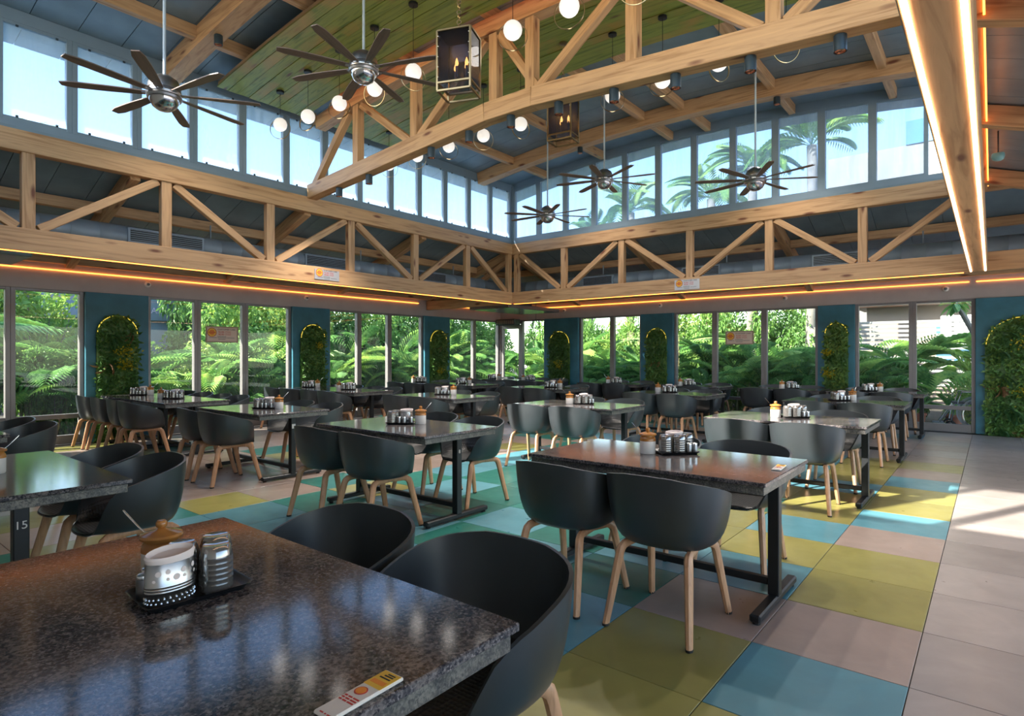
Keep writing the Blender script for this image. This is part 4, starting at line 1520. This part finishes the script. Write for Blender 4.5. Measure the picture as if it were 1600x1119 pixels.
def p_jar():
    t = thing('ceramic_jar', 'x', 'jar')
    MB().lathe(JS([(.040, 0), (.0425, .004), (.043, .072), (.040, .082), (.036, .086)]), 26).obj('jar_body', CERAM, t, smooth=True)
    MB().lathe(JS([(.0435, .066), (.0437, .074), (.0408, .0835), (.0365, .088), (.0365, .094)]), 26, cap=False).obj('glazed_shoulder', GLAZE, t, smooth=True)
    l = MB().lathe(JS([(.046, .094), (.0475, .099), (.045, .104), (.030, .108), (.012, .113), (.008, .116)]), 26).obj('lid', GLAZE, t, smooth=True)
    MB().lathe(JS([(.007, .115), (.012, .120), (.013, .127), (.009, .133), (.001, .134)]), 16).obj('lid_knob', GLAZE, l, smooth=True)
    return t
def p_spoon():
    t = thing('spoon', 'x', 'spoon')
    MB().tube([(.03, 0, .118), (.06, 0, .145), (.095, 0, .185), (.103, 0, .195)], [.003, .0035, .0045, .003], 6, flat=.5).obj('handle', STEEL, t, smooth=True)
    MB().sphere((.024, 0, .112), .008, 10, 6, .6).obj('bowl', STEEL, t, smooth=True)
    return t
def p_shaker():
    t = thing('salt_shaker', 'x', 'shaker')
    MB().lathe([(.0165, 0), (.017, .003), (.017, .054)], 18).obj('shaker_body', NICKEL, t, smooth=True)
    MB().lathe([(.0172, .054), (.0175, .058), (.0165, .064), (.010, .068), (.001, .069)], 18).obj('cap', STEEL, t, smooth=True)
    return t
PROTO = dict(tray=p_tray(), holder=p_holder(), tumbler=p_tumbler(), jar=p_jar(), spoon=p_spoon(), shaker=p_shaker())
fresh = {k: True for k in PROTO}
GRP = dict(tray='black serving trays on the tables', holder='steel napkin holders', tumbler='upside-down ribbed glasses', jar='white jars with brown lids', spoon='spoons in the jars', shaker='steel salt and pepper shakers')
def item(kind, loc, rz, label):
    p = PROTO[kind]
    if fresh[kind]:
        fresh[kind] = False
        KIDS[p.name] = [(ch, list(ch.children)) for ch in p.children]
        p.location = loc
        p.rotation_euler = (0, 0, rz)
        p['label'] = label
        p['group'] = GRP[kind]
        return p
    return dup(p, loc, rz, label, GRP[kind])
def cset(cx, cy_, rz, where, lay):
    """lay: list of (kind, u, v, rot, words); u along the tray, v across it"""
    item('tray', (cx, cy_, TOPZ), rz, 'black rounded serving tray on the %s' % where)
    cr_, sr = math.cos(rz), math.sin(rz)
    for kind, u, v, rot, words in lay:
        on = abs(u) < .125 and abs(v) < .085
        item(kind, (cx + u * cr_ - v * sr, cy_ + u * sr + v * cr_, TOPZ + (.0045 if on else .0002)), rz + rot, '%s, %s' % (words, where))
LAY0 = [('holder', -.062, -.040, .1, 'steel napkin holder with punched holes on tray'), ('tumbler', .052, -.036, 0, 'upturned ribbed glass at tray front'),
        ('tumbler', .084, .050, 0, 'upturned ribbed glass at tray back right'), ('tumbler', -.006, .044, 0, 'upturned ribbed glass in tray middle'),
        ('jar', -.020, .165, 0, 'white jar with brown lid behind tray'), ('spoon', -.020, .165, 2.4, 'steel spoon standing in white jar'),
        ('shaker', -.104, .024, 0, 'steel shaker at tray left'), ('shaker', -.082, .066, 0, 'steel shaker at tray back left')]
LAYA = [('tumbler', -.085, -.035, 0, 'upturned ribbed glass on left of tray'), ('tumbler', .004, -.040, 0, 'upturned ribbed glass in middle of tray'),
        ('tumbler', .088, .030, 0, 'upturned ribbed glass on right of tray'), ('holder', .005, .038, 0, 'steel napkin holder at back of tray'),
        ('jar', -.185, .01, 0, 'white jar with brown lid left of tray'), ('spoon', -.185, .01, 2.6, 'steel spoon standing in white jar'),
        ('shaker', .066, -.055, 0, 'steel shaker at front of tray'), ('shaker', .106, -.052, 0, 'steel shaker at tray corner')]
LAYB = [('holder', .048, .02, .1, 'steel napkin holder on tray'), ('tumbler', -.052, .046, 0, 'upturned ribbed glass at back of tray'),
        ('tumbler', -.078, -.036, 0, 'upturned ribbed glass on left of tray'), ('jar', .185, -.02, 0, 'white jar with brown lid right of tray'),
        ('spoon', .185, -.02, .5, 'steel spoon standing in white jar'), ('shaker', -.008, -.052, 0, 'steel shaker at tray front left'),
        ('shaker', .040, -.058, 0, 'steel shaker at front of tray'), ('shaker', .103, -.05, 0, 'steel shaker at tray front right')]
cam_yaw = YAW - PI / 2
cset(.70, 1.665, R(-4), tdesc('A0'), LAY0)
for i, cx, cy_, lay, dr_ in (('A1', 3.68, 1.60, LAYA, 8), ('A2', 6.55, 1.57, LAYA, -5), ('A3', 9.45, 1.68, LAYB, 6), ('A4', 12.3, 1.72, LAYB, -4), ('A5', 12.35, 3.02, LAYA, 5),
                             ('B0', .62, 4.30, LAYB, 10), ('B1', 3.66, 4.27, LAYB, 0), ('B2', 6.66, 4.16, LAYA, 6), ('B3', 9.75, 4.36, LAYA, -6), ('B4', 12.3, 5.05, LAYA, 3),
                             ('C0', .72, 7.0, LAYB, 4), ('C1', 3.70, 6.78, LAYB, -4), ('C2', 6.85, 6.98, LAYB, 5), ('C3', 9.8, 6.9, LAYB, 2), ('C4', 12.3, 6.8, LAYA, -5),
                             ('D1', 3.72, 9.40, LAYA, 5), ('E1', 3.72, 10.72, LAYB, 3), ('D2', 6.75, 9.35, LAYA, -4), ('E2', 6.75, 10.68, LAYB, 4),
                             ('D3', 9.85, 9.42, LAYB, 5), ('E3', 9.80, 10.7, LAYA, 2), ('D4', 12.3, 9.3, LAYA, -3), ('E4', 12.35, 10.65, LAYB, 5)):
    cset(cx, cy_, cam_yaw + R(dr_), tdesc(i), lay)

# payment cards on the two nearest tables (their square code is left out)
def pay_card(loc, rz, label):
    t = thing('table_card', label, 'card', loc, rz)
    MB().cbox(-.085, .085, -.025, .025, 0, .008, .003).obj('card_body', WHITEP, t)
    MB().box(.025, .080, -.023, .023, .008, .0086).obj('yellow_panel', YELLOW, t)
    e = MB().lathe([(.001, .008), (.013, .008), (.013, .0088), (.001, .0088)], 20, (.004, .004, 0), 1, 1).obj('emblem', RED, t)
    MB().lathe([(.001, .0088), (.0105, .0088), (.0105, .0094), (.001, .0094)], 20, (.004, .004, 0)).obj('emblem_centre', ORANGE, e)
    g = MB()
    for x in (-.020, -.027, -.034):
        for y0, y1 in ((-.02, -.004), (-.001, .009), (.012, .019)):
            g.box(x - .0018, x + .0018, y0, y1, .008, .0085)
    for y0, y1 in ((-.019, -.008), (-.005, -.001), (.003, .012)):
        g.box(-.081, -.078, y0, y1, .008, .0085)
    g.obj('red_print', RED, t)
    g = MB()
    for x in (.058, .066, .072):
        g.box(x - .0018, x + .0018, -.014, .014 - (x - .058) * .6, .0086, .009)
    g.obj('black_print', INK, t)
    MB().box(.036, .048, -.018, .018, .0086, .009).obj('orange_print', ORANGE, t)
pay_card((.682, .908, TOPZ), R(2), 'white and yellow payment card at the near edge of foreground table')
pay_card((3.54, .93, TOPZ), R(4), 'white and yellow payment card on second table of the right hand row')

# ------------------------------------------------------------------ outside
def grp_struct(name, label, mb, mat):
    o = mb.obj(name, mat)
    o['label'] = label
    o['kind'] = 'structure'
    return o
g = MB()
g.box(-40, 60, YL + .16, 60, -.35, -.12).box(XR + .16, 60, -50, YL + .16, -.35, -.12).box(-40, XR + .16, -50, -2.9, -.35, -.12).box(-40, -1.5, -2.9, YL + .16, -.35, -.12)
grp_struct('ground', 'dark garden soil outside the windows', g, SOIL)
g = MB()
g.box(-6, XR + .16, YL + .16, YL + .95, -.12, -.02).box(XR + .16, XR + 1.5, -6, YL + .95, -.12, -.02)
grp_struct('path', 'grey paved path outside the glass walls', g, PAVE)
g = MB()
g.box(-40, XR, -50, -3.1, -.12, -.02)
grp_struct('forecourt', 'unseen paved forecourt beyond the aisle, pale to bounce sunlight indoors', g, plain('pale_concrete', (.58, .56, .52), .8, 0, .08, 1))  # unseen paving, made pale to bounce sun up to the ceilings

fr_a = [frond_mb(1.25, 18, .44, 1.3, 1.05, .020).mesh('frond', FROND), frond_mb(1.05, 16, .40, .9, 1.2, .019).mesh('frond', FROND), frond_mb(1.4, 20, .46, 1.7, 1.0, .020).mesh('frond', FROND)]
rp = random.Random(3)
def areca(loc, sc, label, group, n=15):
    t = thing('areca_palm', label, 'palm', loc, rp.uniform(0, 6.28), group)
    st = MB()
    bases = []
    for k in range(4):
        a = rp.uniform(0, 6.28)
        bx, by, h = .16 * math.cos(a), .16 * math.sin(a), rp.uniform(.35, .9)
        st.tube([(bx, by, -.05), (bx * 1.2, by * 1.2, h)], [.03, .02], 6)
        bases.append((bx * 1.2, by * 1.2, h))
    st.obj('stem', STEMM, t)
    for k in range(n):
        b = bases[k % 4]
        f = put('frond', fr_a[k % 3], t, (b[0], b[1], b[2] - .03))
        f.rotation_euler = (rp.uniform(-.2, .2), rp.uniform(-.6, .15), 2 * PI * k / n * 3.2 + rp.uniform(-.3, .3))
        f.scale = (rp.uniform(.7, 1.1),) * 3
    t.scale = (sc, sc, sc)
    return t
def shrub_mesh(seed, n, ls):
    rr = random.Random(seed)
    mb = MB()
    blobs = [(rr.uniform(-.45, .45), rr.uniform(-.45, .45), rr.uniform(.3, 1.0), rr.uniform(.22, .42)) for k in range(12)]
    for k in range(n):
        b = blobs[k % 12]
        v = Vector((rr.gauss(0, 1), rr.gauss(0, 1), rr.gauss(0, 1))).normalized()
        c = Vector(b[:3]) + v * b[3] * rr.uniform(.65, 1.0)
        d = (v + Vector((rr.uniform(-.8, .8), rr.uniform(-.8, .8), rr.uniform(-.8, .3)))).normalized()
        leaf_quad(mb, c, d, v + Vector((0, 0, .5)), ls * rr.uniform(.7, 1.3), ls * .5)
    return mb
sh_me = [shrub_mesh(60 + k, 5200, .075).mesh('foliage', SHRUBL) for k in range(3)]
br = MB()
for k in range(7):
    a = k * .9
    br.tube([(0, 0, -.1), (.1 * math.cos(a), .1 * math.sin(a), .3), (.35 * math.cos(a), .35 * math.sin(a), .85)], [.02, .014, .005], 5)
br_me = br.mesh('branch', TRUNK)
def shrub(loc, sc, label, group, name='leafy_shrub', cat='shrub'):
    t = thing(name, label, cat, loc, rp.uniform(0, 6.28), group)
    put('foliage', sh_me[rp.randrange(3)], t)['kind'] = 'stuff'
    put('branch', br_me, t)
    t.scale = (sc[0], sc[0], sc[1])
    return t
CARD = ['first', 'second', 'third', 'fourth', 'fifth', 'sixth', 'seventh', 'eighth', 'ninth', 'tenth', 'eleventh', 'twelfth', 'thirteenth', 'fourteenth',
        'fifteenth', 'sixteenth', 'seventeenth', 'eighteenth', 'nineteenth', 'twentieth', 'twenty-first', 'twenty-second', 'twenty-third']
class Count:
    def __init__(s):
        s.n = -1
    def __call__(s):
        s.n += 1
        return CARD[s.n]
n1, n2, n3, n4, n5, n6, n7, n8 = [Count() for k in range(8)]
GL, GR = 'planting outside the left windows', 'planting outside the right windows'
x = -.4
while x < 15.2:
    areca((x + rp.uniform(-.1, .1), YL + 1.95 + rp.uniform(-.2, .25), -.1), rp.uniform(.85, 1.15), n1() + ' areca palm from the left, front row outside the left windows', 'areca palms, front row, left side')
    x += .78
x = -1.2
while x < 17:
    if 4.6 < x < 5.8:
        x += 1.15
        continue
    areca((x + rp.uniform(-.15, .15), YL + 3.1 + rp.uniform(-.3, .3), -.1), rp.uniform(1.25, 1.65), n2() + ' areca palm from the left, taller back row outside the left windows', 'areca palms, back row, left side')
    x += 1.15
x = -2.5
while x < 19:
    if 4.9 < x < 7.0:
        x += 1.25
        continue
    shrub((x + (.55 if 7 < x < 8 else 0), YL + 5.6 + rp.uniform(-.4, .4), -.2), (rp.uniform(1.6, 2.0), rp.uniform(2.8, 3.6)), n3() + ' hedge tree from the left, behind the palms on the left side', 'hedge trees, left side')
    x += 1.25
x = -.6
while x < 14.5:
    shrub((x, YL + 2.35 + rp.uniform(-.2, .2), -.2), (rp.uniform(.75, 1.0), rp.uniform(.9, 1.4)), n4() + ' low shrub from the left, among palms outside the left windows', 'low shrubs, left side')
    x += 1.3
y = 2.0
while y < 12.6:
    areca((XR + 2.3 + rp.uniform(-.25, .25), y + rp.uniform(-.1, .1), -.1), rp.uniform(.85, 1.2), n5() + ' areca palm from the right, front row outside the right windows', 'areca palms, front row, right side')
    y += .85
y = -1.0
while y < 13:
    areca((XR + 3.5 + rp.uniform(-.25, .25), y + rp.uniform(-.15, .15), -.1), rp.uniform(1.1, 1.5), n6() + ' areca palm from the right, taller back row outside the right windows', 'areca palms, back row, right side')
    y += 1.2
y = 3.7
while y < 14:
    shrub((XR + 5.4 + rp.uniform(-.3, .3), y, -.2), (rp.uniform(1.3, 1.6), rp.uniform(2.4, 3.2)), n7() + ' hedge tree from the right, behind the palms on the right side', 'hedge trees, right side')
    y += 1.1
y = -1.0
while y < 11:
    shrub((XR + 2.9 + rp.uniform(-.2, .2), y, -.2), (rp.uniform(.7, .9), rp.uniform(.7, 1.0)), n8() + ' low shrub from the right, among palms outside the right windows', 'low shrubs, right side')
    y += 1.3
for k, (hx, hy) in enumerate(((9.4, 21.6), (11.4, 22.6), (13.2, 21.4), (10.4, 25.0))):
    shrub((hx, hy, -.2), (2.1, 3.9), CARD[k] + ' of four tall dense trees right of the blue grey lettered building', 'tall trees beside the lettered building', 'leafy_tree', 'tree')
shrub((5.35, YL + 3.9, -.2), (1.0, 1.45), 'rounded low tree in the hedge gap before the lettered building', 'low tree in the hedge gap', 'leafy_tree', 'tree')
shrub((6.75, YL + 4.4, -.2), (1.1, 1.6), 'low tree at the right side of the hedge gap', 'low tree in the hedge gap', 'leafy_tree', 'tree')
# tall palms seen through the upper windows
def tall_palm(loc, h, sc, label, n=16, tk=1.0):
    t = thing('tall_palm', label, 'palm', loc, rp.uniform(0, 6))
    MB().tube([(0, 0, -.2), (.05, 0, h * .3), (.08, .03, h * .7), (.05, .05, h)], [.22 * tk, .17 * tk, .15 * tk, .13 * tk], 12).obj('trunk', TRUNK, t, smooth=True)
    for k in range(n):
        f = put('frond', fr_a[k % 3], t, (.05, .05, h))
        f.rotation_euler = (0, rp.uniform(-.6, .5), 2 * PI * k / n * 1.62 + rp.uniform(-.2, .2))
        f.scale = (sc * rp.uniform(.85, 1.15),) * 3
    return t
tall_palm((19.2, 7.2, 0), 6.5, 1.2, 'tall palm with pale trunk behind the right clerestory, middle')
tall_palm((19.0, 9.9, 0), 6.4, 1.2, 'tall palm showing in the right clerestory next to the corner')
tall_palm((20.0, 12.2, 0), 5.9, 1.1, 'tall palm showing left of the clerestory corner')
tall_palm((18.0, 3.9, 0), 7.2, 1.3, 'tall palm with drooping fronds behind the right clerestory, left of white building')
tall_palm((18.6, 5.7, 0), 7.1, 1.2, 'tall palm between the two fans on the right clerestory')
tall_palm((3.5, 16.2, 0), 5.9, .62, 'palm whose spiky tips show in the second left clerestory window', 14, .35)
tall_palm((4.9, 16.0, 0), 5.7, .62, 'palm whose spiky tips show below the upper left fan', 14, .35)
# slatted fence
f = thing('slat_fence', 'white horizontal slat fence behind the palms on the right', 'fence', (XR + 6.6, 4.0, 0))
for k in range(15):
    MB().cbox(-.012, .012, -8, 9, .55 + k * .125, .62 + k * .125, .004).obj('slat', FENCEM, f)
for k in range(8):
    MB().cbox(.013, .06, -8 + k * 2.4, -7.94 + k * 2.4, -.2, 2.5, .004).obj('fence_post', FENCEM, f)
# buildings
b = thing('white_building', 'tall white rendered building behind the right clerestory', 'building', (24.4, -3, 0))
MB().box(0, 8, -10, 7.7, -.3, 8.6).obj('wall', BLDW, b)
MB().cbox(-.25, 8.2, -10.2, 7.9, 6.2, 6.4, .02).obj('cornice', BLDW, b)
MB().box(-.05, 0, -9, 5.3, 8.6, 9.4).obj('glass_parapet', BLUEG, b)
for k in range(4):
    MB().cbox(-.06, .05, -9 + k * 3.4, -7.6 + k * 3.4, 3.6, 5.0, .02).obj('window', BLUEG, b)
b = thing('peach_house', 'low pale peach house beyond the fence on the right', 'building', (21.8, -.5, 0))
MB().box(0, 2.0, -6, 3.6, -.3, 2.9).obj('wall', BLDP, b)
MB().cbox(-.7, 2.2, -6.4, 4.0, 2.9, 3.15, .03).obj('roof_slab', BLDW, b)
for k in range(3):
    MB().cbox(-.04, .04, -4.2 + k * 2.4, -3.0 + k * 2.4, 1.2, 2.3, .02).obj('window', BLUEG, b)
t = thing('condenser_unit', 'white outdoor condenser unit on the peach house wall', 'air conditioner', (21.4, .75, 2.2))
MB().cbox(-.1, .4, -.42, .42, -.3, .35, .03).obj('casing', WHITEP, t)
MB().ring((-.105, -.08, .02), .24, .02, .02, 'x', 24).ring((-.105, -.08, .02), .14, .02, .015, 'x', 20).obj('fan_guard', GREYINK, t)
MB().cbox(-.1, .4, -.40, -.36, -.42, -.3, .004).cbox(-.1, .4, .36, .40, -.42, -.3, .004).obj('bracket', GREYINK, t)
b = thing('corner_building', 'blue grey building with lettered fascia beyond the left hedge', 'building', (4.2, 22, 0))
MB().box(-9.0, 4.3, 0, 6, -.3, 2.95).obj('wall', BLDB, b)
MB().cbox(-9.2, 4.5, -.12, 0, 2.55, 3.65, .02).obj('fascia', BLDB, b)
text('SQUARE', .285, nm('pink_letters', (.62, .48, .66), .5), b, (4.24, -.13, 2.89), (PI / 2, 0, 0), 'lettering', 'RIGHT')
for k in range(4):
    MB().cbox(-8.4 + k * 2.6, -6.9 + k * 2.6, -.05, .05, .6, 2.2, .02).obj('window', BLUEG, b)
b = thing('pale_house', 'pale house with small roof box seen at the upper left window', 'building', (2.0, 29, 0))
MB().box(-9, 1.5, 0, 6, -.3, 4.6).obj('wall', BLDW, b)
MB().cbox(-9.2, 1.8, -.3, 6.2, 4.6, 4.85, .02).obj('roof_slab', BLDB, b)
MB().cbox(-1.2, .2, -.2, 1, 4.85, 5.5, .02).obj('roof_box', BLDW, b)
# frangipani with big leaves at the upper right window
t = thing('frangipani_tree', 'tree with large oval leaves at the top of the last right window', 'tree', (XR + 2.2, -.02, -.1))
MB().tube([(0, 0, 0), (.05, .1, 1.0), (-.1, .3, 1.9), (-.5, .6, 2.55)], [.08, .06, .05, .035], 8).tube([(-.1, .3, 1.9), (.3, .6, 2.7)], [.04, .025], 7).tube([(.05, .1, 1.0), (.1, -.3, 1.9), (-.2, -.2, 2.6)], [.05, .04, .03], 7).obj('trunk', TRUNK, t, smooth=True)
def big_leaf(l, w):
    n = 6
    vs, fs = [], []
    for i in range(n + 1):
        s = i / n
        ww = w * math.sin(PI * min(1, .06 + .94 * s)) ** .8 * .5
        z = -.25 * l * s * s
        vs += [(s * l, -ww, z + ww * .25), (s * l, 0, z), (s * l, ww, z + ww * .25)]
    for i in range(n):
        for j in (0, 1):
            fs.append((i * 3 + j, i * 3 + j + 1, i * 3 + 4 + j, i * 3 + 3 + j))
    return MB().add(vs, fs).mesh('leaf', FROND, True)
bl = big_leaf(.34, .10)
for tip in ((-.5, .6, 2.55), (.3, .6, 2.7), (-.2, -.2, 2.6)):
    for k in range(14):
        o = put('leaf', bl, t, tip)
        o.rotation_euler = (rp.uniform(-.3, .3), rp.uniform(-.3, .9), k * 2 * PI / 14 * 2.4)
# pots, wheelchair
for k, (px, py, s) in enumerate(((XR + 1.75, 1.25, 1.0), (XR + 1.95, 1.75, .85), (XR + 2.1, .62, .9))):
    t = thing('plant_pot', ['round terracotta pot with palm outside the last right window', 'smaller terracotta pot left of the wheelchair', 'terracotta pot behind the wheelchair'][k], 'pot', (px, py, -.02 if px < XR + 1.5 else -.12))
    MB().lathe([(.13 * s, 0), (.17 * s, .24 * s), (.19 * s, .25 * s), (.19 * s, .30 * s), (.165 * s, .30 * s), (.155 * s, .25 * s)], 20).obj('pot_body', TERRA, t, smooth=True)
    for q in range(9):
        o = put('frond', fr_a[1], t, (0, 0, .26 * s))
        o.rotation_euler = (0, rp.uniform(-.5, .1), q * .7)
        o.scale = (.55, .55, .55)
t = thing('wheelchair', 'folding wheelchair with black backrest outside the last right window', 'wheelchair', (XR + .80, .28, -.02), R(97))
for s in (-1, 1):
    w = MB().ring((-.08, s * .30, .31), .30, .03, .03, 'y', 36).obj('wheel', nm('pale_grey_tyre', (.45, .46, .47), .6), t, smooth=True)
    MB().ring((-.08, s * .345, .31), .265, .02, .02, 'y', 36).obj('hand_rim', STEEL, w, smooth=True)
    sp = MB()
    for k in range(12):
        a = k * PI / 6
        sp.tube([(-.08, s * .30, .31), (-.08 + .29 * math.cos(a), s * .30, .31 + .29 * math.sin(a))], .003, 4)
    sp.obj('spokes', STEEL, w)
    MB().ring((.36, s * .24, .09), .075, .03, .03, 'y', 18).obj('castor', RUBBER, t, smooth=True)
    MB().tube([(-.22, s * .25, .98), (-.14, s * .25, .92), (-.10, s * .25, .5), (-.08, s * .25, .31)], .013, 7).tube([(-.10, s * .25, .5), (.30, s * .25, .5), (.36, s * .24, .12)], .013, 7).tube([(-.12, s * .25, .72), (.2, s * .25, .72), (.26, s * .25, .5)], .012, 7).tube([(.30, s * .18, .5), (.52, s * .16, .14)], .012, 7).obj('side_frame', STEEL, t, smooth=True)
    MB().cbox(.44, .62, s * .16 - .08, s * .16 + .08, .10, .12, .006).obj('footplate', GREYINK, t)
MB().cbox(-.10, .32, -.235, .235, .49, .53, .012).obj('seat', FABRIC, t)
MB().hexa([(-.10, -.24, .52), (-.075, -.24, .52), (-.075, .24, .52), (-.10, .24, .52), (-.16, -.24, .93), (-.135, -.24, .93), (-.135, .24, .93), (-.16, .24, .93)]).obj('backrest', FABRIC, t)
